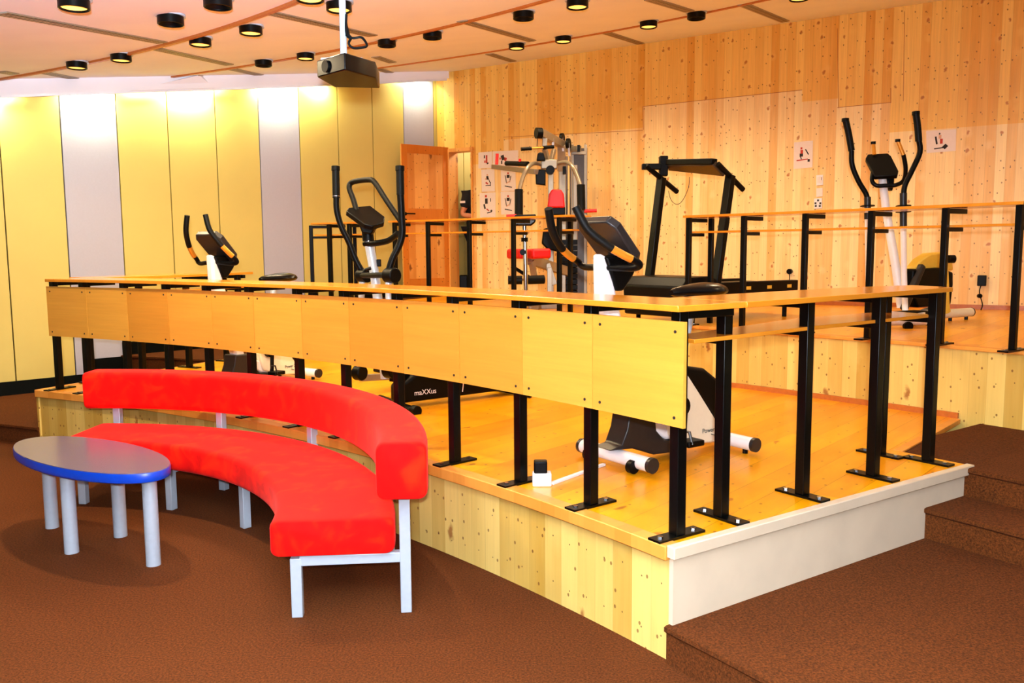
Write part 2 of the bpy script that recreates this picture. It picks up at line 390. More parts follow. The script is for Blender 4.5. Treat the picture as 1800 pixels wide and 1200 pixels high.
radial_wall('trim_5', A0-.03, 10.655, 12.62, .0, Z1-.04, .02, 'white_ply')
radial_wall('trim_6', A0-.08, 10.64, 12.66, Z1-.042, Z1+.004, .04, 'white_ply', .004)
radial_wall('trim_7', A1, 10.65, 12.65, .0, Z1-.04, .02, 'pine')
radial_wall('trim_8', A1, 10.64, 12.66, Z1-.042, Z1+.003, .03, 'edge', .004)
def edge_run(name, p, q, mat, wd=.05, th=.03):
    mb = MB(); mb.beam(p, q, wd, th); return struct(mb.build(name, mat, bevel=.003))
edge_run('trim_9', pol(12.65, 35.9, Z1-.012), pol(13.72, 36.9, Z1-.012), 'edge'); edge_run('trim_9', pol(12.65, A1-1.6, Z1-.012), pol(13.72, A1-2.6, Z1-.012), 'edge')
# platform 2
m = MB(); sector(m, 13.73, 18.6, (24, 62.9), (24, 62.9), Z2, 60); struct(m.build('floor_platform_upper', 'deck', smooth=0, fix=False))
m = MB(); m.sweep([(13.75, 0), (13.75, Z2-.02), (13.79, Z2-.02), (13.79, 0)], 24, 63, 70); struct(m.build('trim_10', 'pine'))
m = MB(); m.sweep([(13.725, Z2-.022), (13.725, Z2+.001), (13.79, Z2+.002), (13.79, Z2-.022)], 24, 63, 70); struct(m.build('trim_11', 'edge', bevel=.003))
m = MB(); m.sweep([(13.735, Z1), (13.735, Z1+.035), (13.752, Z1+.035), (13.752, Z1)], 36.9, A1-2.6, 50); struct(m.build('trim_12', 'ring_trim'))

# wood wall (partition at the back) with the doorway
W0 = Vector((-.98, 11.79, 0)); WD = Vector((.8414, -.5403, 0)).normalized(); WN = Vector((-.5403, -.8414, 0)).normalized()   # WN faces the room
def onwall(px, py, off=0): return PV(px, py, (W0+WN*off)[:2], (WN.x, WN.y))
def wt(p): return (p-W0).dot(WD)
ZC = 3.82
dl, dr = wt(onwall(791, 400)), wt(onwall(832, 400)); dz = onwall(810, 262).z
mw = MB()
def wallbit(t0, t1, z0, z1, th=.12):
    a, b = W0+WD*t0, W0+WD*t1
    f0, f1 = a, b; g0, g1 = a-WN*th, b-WN*th
    for p, q, fl in ((f0, f1, 0), (g0, g1, 1)):
        mw.face([(p.x, p.y, z0), (q.x, q.y, z0), (q.x, q.y, z1), (p.x, p.y, z1)], [(t0+10, z0), (t1+10, z0), (t1+10, z1), (t0+10, z1)])
    for (p, q) in ((f0, g0), (f1, g1)):
        mw.face([(p.x, p.y, z0), (q.x, q.y, z0), (q.x, q.y, z1), (p.x, p.y, z1)], [(0, z0), (th, z0), (th, z1), (0, z1)])
    for z in (z0, z1): mw.face([(f0.x, f0.y, z), (f1.x, f1.y, z), (g1.x, g1.y, z), (g0.x, g0.y, z)], [(0, 0), (1, 0), (1, .1), (0, .1)])
wallbit(0, dl, .5, ZC+.1); wallbit(dl, dr, dz, ZC+.1)
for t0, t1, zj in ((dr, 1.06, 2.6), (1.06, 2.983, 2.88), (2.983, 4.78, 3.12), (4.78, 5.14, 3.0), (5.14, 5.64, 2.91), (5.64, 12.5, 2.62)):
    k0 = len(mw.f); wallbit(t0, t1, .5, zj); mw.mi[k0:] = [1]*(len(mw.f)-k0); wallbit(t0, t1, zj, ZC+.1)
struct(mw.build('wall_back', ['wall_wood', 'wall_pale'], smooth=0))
# saw joints in the boards
ms = MB()
for (x0, y0, x1, y1) in ((1130, 187, 1410, 158), (885, 241, 1130, 229), (1472, 189, 1566, 180), (1130, 187, 1131, 228), (1566, 155, 1566, 181)):
    ms.beam(onwall(x0, y0, .0015), onwall(x1, y1, .0015), .003, .005)
ms.beam(onwall(1472, 50, .001), onwall(1474, 190, .001), .003, .004); ms.beam(onwall(1590, 20, .001), onwall(1588, 178, .001), .003, .004)
struct(ms.build('trim_13', M['ring_trim'], smooth=0))
m = MB(); a, b = W0+WN*.008+Vector((0, 0, Z2+.02)), W0+WD*12.5+WN*.008+Vector((0, 0, Z2+.02))
m.beam(W0+WD*dr+WN*.008+Vector((0, 0, Z2+.02)), b, .016, .045); struct(m.build('baseboard_back', 'ring_trim'))

# yellow and grey panelled wall on the left, black grooves between the panels
Y0 = Vector((-4.87, 8.09, 0)); YD = Vector((.722, .692, 0)).normalized(); YN = Vector((YD.y, -YD.x, 0))   # faces the room
if YN.dot(-Y0) < 0: YN = -YN
def onyel(px, py, off=0): return PV(px, py, (Y0+YN*off)[:2], (YN.x, YN.y))
def yt(px, py=430): return (onyel(px, py)-Y0).dot(YD)
seams = [12, 119.5, 217, 305, 388, 463, 533, 600, 660, 714, 766]
ts = [yt(x) for x in seams]; wd = (ts[-1]-ts[0])/10
ts = [ts[0]-wd*k for k in range(12, 0, -1)]+ts+[ts[-1]+wd*k for k in range(1, 6)]
cols = 'YGYYGYYGYYGY'+'YGYYYGYYYG'+'YYGYY'
print('panel width', wd, [round(b-a, 2) for a, b in zip(ts, ts[1:])])
m = MB(); G = .012
gcols = list('YGYYYGYYYGYY')
for i, (a, b) in enumerate(zip(ts, ts[1:])):
    k = i-12
    c = gcols[k] if 0 <= k < len(gcols) else ('YYGYY'[k % 5] if k < 0 else 'YGYGY'[(k-12) % 5])
    p = Y0+YD*(a+G/2); q = Y0+YD*(b-G/2)
    m.box((p+q)/2-YN*.015+Vector((0, 0, 2.3)), ((q-p).length, .03, 4.2), (YD, YN, Vector((0, 0, 1))), mi=0 if c == 'Y' else 1)
    m.box(Y0+YD*a-YN*.035+Vector((0, 0, 2.3)), (.06, .01, 4.2), (YD, YN, Vector((0, 0, 1))), mi=2)
struct(m.build('wall_left', [M['yellowwall'], M['greywall'], M['black']], smooth=0))
m = MB()
def Rof(t): p = Y0+YD*t; return math.hypot(p.x-CX, p.y-CY)
def bb_z(t):
    R = Rof(t)
    for r, z in ((15.3, Z2), (14.1, .735), (13.75, .588), (12.61, Z1), (12.28, .292), (10.64, .146)):
        if R > r: return z
    return 0
prev = -6.; z = bb_z(-6)
t = -6.
while t < 5.4:
    t += .01
    if abs(bb_z(t)-z) > .01 or t >= 5.39:
        a, b = Y0+YD*prev, Y0+YD*t
        m.box((a+b)/2+YN*.01+Vector((0, 0, z+.055)), ((b-a).length, .02, .15), (YD, YN, Vector((0, 0, 1)))); prev = t; z = bb_z(t)
struct(m.build('baseboard_left', 'blackboard', smooth=0))

# ceiling: a plane rising to the back, curved timber strips, sloping white border by the left wall
def cpt(x, y, o=0): return Vector((x, y, ceil_z(x, y)+o))
lip_px = [(-260, 180), (2, 172), (206, 164.5), (382, 158.5), (530, 153), (657, 147.5), (785, 141.5)]
lip = [onyel(x, y, .28) for x, y in lip_px]
edge_px = [(-260, 122), (0, 142), (120, 156), (350, 132), (450, 146), (535, 136), (675, 137), (783, 128)]
cedge = [PC(x, y) for x, y in edge_px]
endp = W0+WN*.0; 
m = MB(); poly = [cpt(9.6, 5.1), cpt(9.6, -5), cpt(-8.5, -5), cpt(-9.5, 2)]+cedge+[cpt(W0.x+.13, W0.y-.09)]
m.face(poly, [(p.x, p.y) for p in poly]); 
struct(m.build('ceiling', 'ceil', smooth=0, fix=False))
m = MB()
lipT = []
for p in lip: lipT.append(p)
import itertools
A_, B_ = cedge, lipT
i = j = 0
while i < len(A_)-1 or j < len(B_)-1:
    if j == len(B_)-1 or (i < len(A_)-1 and edge_px[i+1][0] <= lip_px[j+1][0]): m.face([A_[i], A_[i+1], B_[j]]); i += 1
    else: m.face([A_[i], B_[j+1], B_[j]]); j += 1
for a, b in zip(lipT, lipT[1:]):   # upstand hiding the tubes
    m.box((a+b)/2+Vector((0, 0, .04)), ((b-a).length, .02, .08), ((b-a).normalized(), (b-a).normalized().cross(Vector((0, 0, 1))).normalized(), Vector((0, 0, 1))))
struct(m.build('ceiling_border', 'ceil', smooth=0, fix=False))
m = MB()
for a, b in zip(cedge, cedge[1:]): m.beam(a, b, .012, .014)
struct(m.build('trim_17', 'greysteel', smooth=0))
m = MB()
for a, b in zip(lipT, lipT[1:]):      # slot lid above the cove
    u = Vector((0, 0, .34)); m.face([a+u-YN*-.05, b+u-YN*-.05, b+u-YN*.33, a+u-YN*.33])
    m.face([a+u+YN*.05, b+u+YN*.05, b+YN*.05+Vector((0, 0, .02)), a+YN*.05+Vector((0, 0, .02))])
struct(m.build('ceiling_cove', 'ceil', smooth=0, fix=False))
# cove tubes
Zu0 = Vector((0, 0, 1))
def cove(px0, px1, name_n):
    br = [px0]+[p[0] for p in lip_px if px0 < p[0] < px1]+[px1]
    for xa, xb in zip(br, br[1:]):
        def at(x):
            xs = [p[0] for p in lip_px]; return Vector([float(np.interp(x, xs, [l_[i] for l_ in lip])) for i in range(3)])-YN*.19+Zu0*.05
        a, b = at(xa), at(xb); d = (b-a)*.02
        o = MB().tube([a+d, b-d], .014, 10).build('fluorescent_tube', 'tube')
        tag(o, 'fluorescent tube hidden behind the ceiling border over the yellow wall', 'light', 'tubes washing the yellow wall')
        l = light('tube_light', 'AREA', (a+b)/2+Vector((0, 0, -.0))-YN*.0, COVE_W*(b-a).length, (1, .92, .55), shape='RECTANGLE', size=(b-a).length, size_y=.03)
        zax = -(Vector((0, 0, -1))*.8-YN*.6).normalized(); xax = (b-a).normalized(); yax = zax.cross(xax).normalized(); xax = yax.cross(zax)
        l.matrix_world = Matrix(((xax.x, yax.x, zax.x, l.location.x), (xax.y, yax.y, zax.y, l.location.y), (xax.z, yax.z, zax.z, l.location.z), (0, 0, 0, 1)))
        l.parent = o
cove(-150, 590, 0); cove(705, 765, 1)
def strip(pts, wdt, hgt, name):
    P0 = [PC(x, y) for x, y in pts]; A_ = np.array([[2*p.x, 2*p.y, 1] for p in P0]); b_ = np.array([p.x**2+p.y**2 for p in P0])
    sx_, sy_, k_ = np.linalg.lstsq(A_, b_, rcond=None)[0]; R_ = math.sqrt(k_+sx_**2+sy_**2)
    an = [math.atan2(p.y-sy_, p.x-sx_) for p in (P0[0], P0[-1])]
    P3 = []
    for i in range(41):
        t = an[0]+(an[1]-an[0])*i/40; x_, y_ = sx_+R_*math.cos(t), sy_+R_*math.sin(t); P3.append(Vector((x_, y_, ceil_z(x_, y_))))
    mb = MB(); vs = []; fs = []
    for i, p in enumerate(P3):
        d = (P3[min(i+1, len(P3)-1)]-P3[max(i-1, 0)]); d.z = 0; d.normalize(); n = Vector((-d.y, d.x, 0))
        for o, h in ((-wdt/2, .01), (-wdt/2, -hgt), (wdt/2, -hgt), (wdt/2, .01)):
            q = p+n*o; vs.append(Vector((q.x, q.y, p.z+h)))
    for i in range(len(P3)-1):
        for k in range(4): fs.append((4*i+k, 4*i+(k+1) % 4, 4*i+4+(k+1) % 4, 4*i+4+k))
    fs += [(0, 1, 2, 3), tuple(4*(len(P3)-1)+k for k in (3, 2, 1, 0))]
    mb.mesh(vs, fs); return struct(mb.build(name, 'ring_trim', smooth=20))
strip([(-120, 155), (0, 138), (75, 126), (125, 115), (200, 97), (270, 83), (350, 58), (400, 40), (450, 25), (530, -3), (640, -50)], .028, .02, 'trim_14')
strip([(120, 155), (200, 148), (280, 138), (350, 130), (450, 112), (560, 90), (640, 76), (720, 57), (800, 38), (900, 16), (985, -5), (1100, -40)], .028, .016, 'trim_15')
strip([(450, 145), (560, 133), (660, 119), (780, 103), (900, 84), (1000, 66), (1060, 57), (1130, 42), (1250, 20), (1350, 0), (1450, -26)], .028, .012, 'trim_16')
for k, (a, b) in enumerate((((0, 23), (285, 75)), ((275, 86), (403, 114)), ((475, 23), (655, 63)), ((812, 37), (935, 72)), ((1142, -1), (1212, 20)), ((1306, 8), (1380, 38)), ((1063, 57), (1126, 77)), ((860, 95), (902, 108)), ((74, 127), (176, 147)), ((405, 121), (474, 136)), ((660, 100), (690, 110)), ((662, 120), (698, 132)), ((0, 126), (25, 130)))):
    p, q = PC(*a, -.004), PC(*b, -.004); d = (q-p); L = d.length; d.normalize(); n = d.cross(Vector((CEIL_N[0]*-.15, CEIL_N[1]*-.15, 1))).normalized()
    root = thing('ceiling_vent', (p+q)/2, None, 'vent')
    nr = d.cross(n).normalized(); mb = MB(); hw = .045
    vs = [p-n*hw, q-n*hw, q+n*hw, p+n*hw]; mb.prism(vs, Vector((0, 0, .008)))
    g = MB(); z_ = Vector((0, 0, -.0055)); g.face([v+z_ for v in (p-n*hw*.8, q-n*hw*.8, q+n*hw*.8, p+n*hw*.8)], [(0, 0), (0, L), (1, L), (1, 0)])
    mb.build('frame', 'greysteel', root, smooth=0); g.build('grille', 'grille', root, smooth=0, fix=False)
    tag(root, ['long perforated air slot crossing the top left corner of the ceiling', 'air slot between the first and second timber strips, left part of the ceiling', 'air slot in the ceiling just behind the projector pole', 'air slot above the multi gym, between the second and third timber strips', 'air slot cut by the top edge, right of the middle', 'air slot nearest the top right corner of the ceiling', 'air slot behind the third timber strip above the treadmill', 'short air slot behind the third timber strip above the multi gym', 'short air slot over the second yellow panel from the left', 'short air slot over the fourth wall panel, left of the projector', 'short air slot just right of the projector', 'short air slot below and right of the projector, near the border', 'stub of an air slot at the far left edge of the ceiling'][k], 'vent')

# ceiling cans
LIT = [(130, 12), (213, 105), (352, 77), (441, 57), (135, 118), (537, 102), (596, 16), (1015, 11), (908, 84), (990, 72), (1140, 46), (1405, -3), (545, -2)]
OFF = [(300, 40), (383, 10), (463, 114), (680, 79), (760, 65), (920, 31), (1224, 31)]
lblL = {(130, 12): 'glowing can light nearest the top left corner', (213, 105): 'glowing can light on the first timber strip above the left yellow panels', (352, 77): 'glowing can light between the two left timber strips', (441, 57): 'glowing can light left of the projector, near the long strip', (135, 118): 'glowing can light at the far left of the first timber strip', (537, 102): 'glowing can light beside the left edge of the projector', (596, 16): 'glowing can light behind the projector pole', (1015, 11): 'glowing can light by the top edge above the multi gym', (908, 84): 'small glowing can light, leftmost on the third timber strip', (990, 72): 'small glowing can light, second along the third timber strip', (1140, 46): 'glowing can light on the third timber strip above the treadmill', (1405, -3): 'glowing can light cut by the top edge at the right', (545, -2): 'glowing can light cut by the top edge left of the projector pole'}
lblO = {(300, 40): 'unlit black can light left of the pair at the top left', (383, 10): 'unlit black can light cut by the top edge at the upper left', (463, 114): 'unlit black can light on the second timber strip left of the projector', (680, 79): 'unlit black can light just right of the projector', (760, 65): 'second unlit black can light right of the projector', (920, 31): 'unlit black can light above the multi gym', (1224, 31): 'unlit black can light on the third strip above the treadmill'}
def can(p, lit, pw=1.):
    top = Vector((p.x, p.y, ceil_z(p.x, p.y)))
    root = thing('ceiling_light', top, None, 'light', 'round can lights in the ceiling')
    R_ = .078; n = 28
    b = MB(); i0 = 0
    for r, z in ((R_, .02), (R_, -.055), (R_-.006, -.058), (R_-.012, -.05), (R_-.02, .0)): b.v += [top+Vector((r*math.cos(2*PI*k/n), r*math.sin(2*PI*k/n), z)) for k in range(n)]
    for j in range(4):
        for k in range(n): b.f.append([j*n+k, j*n+(k+1) % n, (j+1)*n+(k+1) % n, (j+1)*n+k]); b.uv.append([(0, 0)]*4); b.mi.append(0)
    b.build('housing', 'black', root)
    g = MB(); g.disc(top+Vector((0, 0, -.004)), (0, 0, 1), R_+.012, .01, 28); g.build('rim', 'silver', root)
    e = MB(); 
    vs = [top+Vector(((R_-.015)*math.cos(2*PI*k/n), (R_-.015)*math.sin(2*PI*k/n), -.048)) for k in range(n)]+[top+Vector(((R_-.03)*math.cos(2*PI*k/n), (R_-.03)*math.sin(2*PI*k/n), -.03)) for k in range(n)]
    e.mesh(vs, [(k, (k+1) % n, n+(k+1) % n, n+k) for k in range(n)]+[tuple(range(n, 2*n))]); e.build('reflector', 'lampin' if lit else 'blackp', root)
    if lit:
        l = light('lamp', 'SPOT', top+Vector((0, 0, -.07)), DOWN_W*pw, WARM, shadow_soft_size=.06, spot_size=math.radians(165), spot_blend=.6); l.parent = root; l.location = (0, 0, -.07)
    return root
for q in LIT: can(PC(*q, -.045), 1, 4.5 if q == (130, 12) else 1.1)['label'] = lblL[q]
for q in OFF: can(PC(*q, -.045), 0)['label'] = lblO[q]
for p in ((-2.6, 2.9), (-1.1, 2.2), (.6, 3.9), (1.6, 2.2), (2.6, 4.4), (3.6, 6.2), (-3.4, 1.2), (0.2, .8), (5.4, 4.6), (5.8, 6.2)):
    can(Vector((p[0], p[1], 0)), 1, .5)['label'] = 'can light in the ceiling outside the picture, above the camera'

# ================================================================ DOOR and doorway
TH = .12
fl = W0+WD*dl; fr_ = W0+WD*dr
root = struct(thing('door_1', W0+WD*((dl+dr)/2)+Vector((0, 0, Z2)), None, None))
for k in ('label', 'category'):
    if k in root: del root[k]
m = MB(); top = dz
m.box(fl+Vector((0, 0, (Z2+top)/2))-WN*.06+WD*.012, (.03, .2, top-Z2), (WD, WN, Vector((0, 0, 1))))
m.box(fr_+Vector((0, 0, (Z2+top)/2))-WN*.06-WD*.006, (.02, .17, top-Z2), (WD, WN, Vector((0, 0, 1))))
m.box((fl+fr_)/2+Vector((0, 0, top-.01))-WN*.05, (dr-dl+.04, .17, .045), (WD, WN, Vector((0, 0, 1))))
m.build('door_frame', 'door_wood', root, smooth=0)
# leaf, swung open towards the left wall
hz = onwall(789, 400, .02); hinge = Vector((hz.x, hz.y, Z2+.012)); tip = PY(707, 400, 11.22); tip = Vector((tip.x, tip.y, Z2+.012))
ld = (tip-hinge).normalized(); LW = (tip-hinge).length; ln = ld.cross(Vector((0, 0, 1))).normalized()
if ln.dot(-hinge) < 0: ln = -ln
LH = top-Z2+.02; Zu = Vector((0, 0, 1)); ax = (ld, ln, Zu)
def lp(x, z, o=0): return hinge+ld*x+Zu*z+ln*o
leaf = MB().box(lp(LW/2, LH/2, -.0), (LW, .022, LH), ax).build('door_leaf', 'door_wood', root, smooth=0)
st = MB(); sw = .085
for x in (sw/2, LW-sw/2): st.box(lp(x, LH/2, .012), (sw, .014, LH), ax)
for z, h in ((LH-.055, .11), (LH*.53, .2), (.11, .22)): st.box(lp(LW/2, z, .012), (LW-2*sw, .0135, h), ax)
st.build('stiles_and_rails', 'door_rail', root, smooth=0, bevel=.002)
hd = MB(); hzv = LH*.545; hd.tube([lp(LW-.04, hzv, .02), lp(LW-.04, hzv, .06), lp(LW-.05, hzv, .065), lp(LW-.16, hzv, .065)], .009, 8); hd.disc(lp(LW-.04, hzv, .022), ln, .022, .008, 16); hd.disc(lp(LW-.04, hzv-.08, .022), ln, .018, .008, 16)
hd.build('door_handle', 'black', root)

# corridor seen through the doorway
m = MB(); 
cp = [W0+WD*-.3-WN*.1, W0+WD*1.6-WN*.1, W0+WD*1.6-WN*2.6, W0+WD*-.3-WN*2.6]
m.face([(p.x, p.y, Z2+.003) for p in cp]); m.face([(p.x, p.y, 3.3) for p in cp]); struct(m.build('floor_corridor', 'corr', smooth=0, fix=False))
m = MB(); a, b = PY(796, 400, 12.9), PY(816.5, 400, 12.75); c = PY(860, 400, 12.6)
for p, q, mi in ((a-(b-a)*2, b, 0), (b, c, 1)):
    p = Vector((p.x, p.y, 0)); q = Vector((q.x, q.y, 0)); m.box((p+q)/2+Vector((0, 0, 2.1)), ((q-p).length, .03, 2.4), ((q-p).normalized(), (q-p).normalized().cross(Zu), Zu), mi=mi)
struct(m.build('wall_corridor', [M['yellowwall'], M['greywall']], smooth=0))
light('corridor_lamp', 'POINT', W0+WD*.9-WN*.7+Vector((0, 0, 3.1)), 40, (1, .9, .75), shadow_soft_size=.1)
o = MB().box(PY(815, 471, 12.0)+Vector((0, 0, 0)), (.11, .2, .25)).build('speaker_box', 'blackp', bevel=.01); o.location.z += 0
tag(o, 'black box standing on the corridor floor in the doorway', 'box')
bz = min(v.co.z for v in o.data.vertices)
o.location.z = Z2+.004-bz

# ================================================================ PERSON in the doorway (mostly hidden by the wall)
def skin(name, pts, edges, rad, mat, parent, root=0, sub=2):
    off = parent_world(parent); me = bpy.data.meshes.new(name); me.from_pydata([Vector(p)-off for p in pts], edges, [])
    me.materials.append(M[mat]); o = bpy.data.objects.new(name, me); COL.objects.link(o); o.parent = parent
    s = o.modifiers.new('skin', 'SKIN'); sv = me.skin_vertices[0].data
    for i, r in enumerate(rad): sv[i].radius = (r, r) if not isinstance(r, tuple) else r; sv[i].use_root = (i == root)
    s.use_smooth_shade = True
    d = o.modifiers.new('sub', 'SUBSURF'); d.levels = sub; d.render_levels = sub
    return o
pc = PY(838, 400, 11.95); pb = Vector((pc.x, pc.y, Z2+.003))
per = thing('person', pb, 'person in a black t-shirt and dark trousers standing half hidden in the doorway', 'person')
fx = Vector((.93, -.36, 0)).normalized(); sx = Vector((-fx.y, fx.x, 0)); SP = .93       # facing along the wall; left shoulder nearest
def bp(f, s, z): return pb+fx*f*SP-sx*s*SP+Vector((0, 0, z*SP))
body = [bp(0, 0, .95), bp(-.01, 0, 1.12), bp(-.01, 0, 1.3), bp(0, 0, 1.44), bp(.01, 0, 1.52), bp(.03, 0, 1.6), bp(.03, 0, 1.68),
        bp(-.01, .1, .92), bp(.01, .105, .5), bp(-.02, .11, .1), bp(.1, .12, .035),
        bp(-.01, -.1, .92), bp(.01, -.105, .5), bp(-.02, -.11, .1), bp(.1, -.12, .035),
        bp(-.04, .19, 1.42), bp(-.13, .24, 1.15), bp(.1, .2, 1.12),
        bp(-.02, -.19, 1.42), bp(-.08, -.24, 1.15), bp(.14, -.2, 1.1)]
bed = [(0, 1), (1, 2), (2, 3), (3, 4), (4, 5), (5, 6), (0, 7), (7, 8), (8, 9), (9, 10), (0, 11), (11, 12), (12, 13), (13, 14), (3, 15), (15, 16), (16, 17), (3, 18), (18, 19), (19, 20)]
brad = [.12, .115, .125, .11, .05, .075, .085, .08, .055, .04, .035, .08, .055, .04, .035, .055, .04, .028, .055, .04, .028]
skin('body', body, bed, brad, 'skin', per)
skin('t_shirt', [bp(0, 0, .9), bp(-.01, 0, 1.1), bp(-.01, 0, 1.3), bp(0, 0, 1.45), bp(-.05, .2, 1.43), bp(-.1, .235, 1.24), bp(-.03, -.2, 1.43), bp(-.07, -.235, 1.24)], [(0, 1), (1, 2), (2, 3), (3, 4), (4, 5), (3, 6), (6, 7)], [.15, .145, .155, .11, .08, .07, .08, .07], 'shirt', per)
skin('trousers', [bp(0, 0, .96), bp(-.01, .1, .88), bp(.01, .105, .5), bp(-.02, .11, .1), bp(-.01, -.1, .88), bp(.01, -.105, .5), bp(-.02, -.11, .1)], [(0, 1), (1, 2), (2, 3), (0, 4), (4, 5), (5, 6)], [.14, .1, .08, .065, .1, .08, .065], 'trouser', per)
def blob(c, r, n=16):
    mb = MB(); c = Vector(c); rings = []
    for j in range(n//2+1):
        t = PI*j/(n//2); i0 = len(mb.v)
        mb.v += [c+Vector((r[0]*math.sin(t)*math.cos(2*PI*k/n), r[1]*math.sin(t)*math.sin(2*PI*k/n), r[2]*math.cos(t))) for k in range(n)]
    for j in range(n//2):
        for k in range(n): mb.f.append([j*n+k, j*n+(k+1) % n, (j+1)*n+(k+1) % n, (j+1)*n+k]); mb.uv.append([(0, 0)]*4); mb.mi.append(0)
    return mb
blob(bp(.0, 0, 1.72), (.085, .085, .09)).build('hair', 'hair', per, smooth=180)
fc = blob(bp(.1, .03, 1.665), (.011, .011, .009)); q = blob(bp(.1, -.03, 1.665), (.011, .011, .009))
for src in (q, blob(bp(.12, 0, 1.635), (.014, .01, .018)), blob(bp(.105, 0, 1.6), (.01, .025, .006))): i0 = len(fc.v); fc.v += src.v; fc.f += [[i0+k for k in f] for f in src.f]; fc.uv += src.uv; fc.mi += src.mi
fc.build('face_features', 'hair', per, smooth=180)
hm = MB()
for s_, base in ((1, bp(.1, .2, 1.12)), (-1, bp(.14, -.2, 1.1))):
    hm.tube([base, base+fx*.05, base+fx*.09], [.024, .034, .03], 10)
    for k in range(4):
        o = Vector((0, 0, (.024-.016*k))); hm.tube([base+fx*.085+o, base+fx*(.12+.008*(1-abs(k-1.5)))+o, base+fx*(.14+.01*(1-abs(k-1.5)))+o-sx*.012], [.008, .0075, .006], 8)
    hm.tube([base+fx*.03+Vector((0, 0, .02)), base+fx*.06+Vector((0, 0, .045)), base+fx*.085+Vector((0, 0, .05))], [.011, .009, .007], 8)
hm.build('hands', 'skin', per)
m = MB(); c = bp(-.085, .305, 1.33); m.box(c, (.07, .02, .03), (fx, sx, Zu)); m.build('sleeve_print', 'paper', per)
fm = MB()
for s_ in (.115, -.115): fm.tube([bp(-.07, s_, .035), bp(.02, s_, .045), bp(.13, s_, .035), bp(.18, s_, .03)], [.035, .045, .04, .028], 10)
fm.build('shoes', 'blackp', per)

# ================================================================ DESKS on the platforms
def base_plate(c, d, n, root):
    """plate lying along d"""
    b = MB(); b.box(c+Zu*.005, (.235, .062, .01), (d, n, Zu)); 
    for s_ in (-.085, .085): b.tube([c+d*s_+Zu*.009, c+d*s_+Zu*.016], .011, 6, mi=1)
    b.build('base_plate', [M['black'], M['chrome']], root)
def leg(root, c, zb, d, arm, lower=None, plate=True, w_=.045, armlow=.24, dh=0):
    DH = globals()['DH']+dh
    """square post at c, arm of length `arm` along d"""
    n = Vector((-d.y, d.x, 0)); b = MB(); c = Vector((c.x, c.y, zb)); t_ = zb+DH-.001
    b.box(c+Zu*(DH/2+.004), (w_, w_, DH-.01), (d, n, Zu))
    if arm: b.box(c+d*(arm/2)+Zu*(DH-.018), (arm, .035, .03), (d, n, Zu))
    if lower: b.box(c+d*(armlow/2)+Zu*(DH-lower-.013), (armlow, .032, .024), (d, n, Zu))
    o = b.build('leg', 'black', root, bevel=.003)
    if plate: base_plate(c, d, n, o)
    return o
TT = .022
seam_a = [64.11, 61.65, 59.17, 56.7, 54.15, 51.76, 49.15, 46.72, 44.17, 41.71, 39.26, 36.87, 34.24]
desk = thing('curved_desk', pol(10.9, 49.5, Z1), 'long curved desk with a row of pale plywood front panels along the lower platform edge', 'desk')
MB().sweep([(10.66, Z1+DH), (10.66, Z1+DH+TT), (11.0, Z1+DH+TT), (11.0, Z1+DH)], A0-.1, 63.85, 90).build('desktop', 'top_wood', desk, bevel=.002)
for k, (a, b) in enumerate(zip(seam_a, seam_a[1:])):
    g = .012
    o = MB().sweep([(10.70, Z1+.422), (10.70, Z1+.802), (10.714, Z1+.802), (10.714, Z1+.422)], b+g, a-g, 6)
    o.uv = [[(v*.9+k*1.0+.05, u+k*1.7) for u, v in q] for q in o.uv]
    o = o.build('front_panel', 'veneer', desk)
    for aa in (a-.24, b+.24):
        for z in (.455, .765): p = pol(10.699, aa, Z1+z); MB().disc(p, pol(1, aa)-pol(0, aa), .006, .004, 8).build('screw', 'darkgrey', o)
for a in (64.0, 62.2, 59.7, 57.16, 54.78, 52.35, 49.72, 47.3, 44.75, 42.3, 39.66, 37.2, 34.63):
    d = (pol(2, a)-pol(1, a)); leg(desk, pol(10.75, a), Z1, d, .27)

def strip_top(pts, z, th, name, root, mat='top_wood'):
    """flat board from an outline of xy points"""
    b = MB(); b.prism([Vector((p.x, p.y, z+th/2)) for p in pts], Vector((0, 0, th)))
    b.uv = [[((b.v[i].x*.565-b.v[i].y*.825)+20, b.v[i].z+(b.v[i].x*.825+b.v[i].y*.565)+20) for i in f] for f in b.f]
    return b.build(name, mat, root, bevel=.002)
def return_desk(sg, label):
    """short desk running back along the platform's end; sg=+1 right end, -1 left end"""
    def A(a): return a if sg > 0 else 99.02-a
    r = thing('side_desk', pol(11.8, A(35), Z1), label, 'desk')
    strip_top([pol(11.01, A(34.18)), pol(12.62, A(34.7)), pol(12.72, A(35.9)), pol(12.3, A(36.25)), pol(11.66, A(36.3)), pol(11.01, A(36.2))], Z1+DH, TT, 'desktop', r)
    strip_top([pol(10.80, A(34.5)), pol(11.6, A(34.85)), pol(12.55, A(35.0)), pol(12.6, A(36.1)), pol(11.9, A(36.3)), pol(10.84, A(35.3))], Z1+DH-.125, .016, 'shelf', r)
    d = pol(2, A(34.9))-pol(1, A(34.9)); n = Vector((-d.y, d.x, 0))*sg
    for R in (11.05, 11.56, 12.08, 12.55):
        leg(r, pol(R, A(34.92)), Z1, n, .26, lower=.125, w_=.045)
    leg(r, pol(12.5, A(35.95)), Z1, n, 0, plate=True)
    return r
return_desk(1, 'side desk with an open shelf running back along the right end of the lower platform')
return_desk(-1, 'side desk running back along the left end of the lower platform, by the yellow wall')

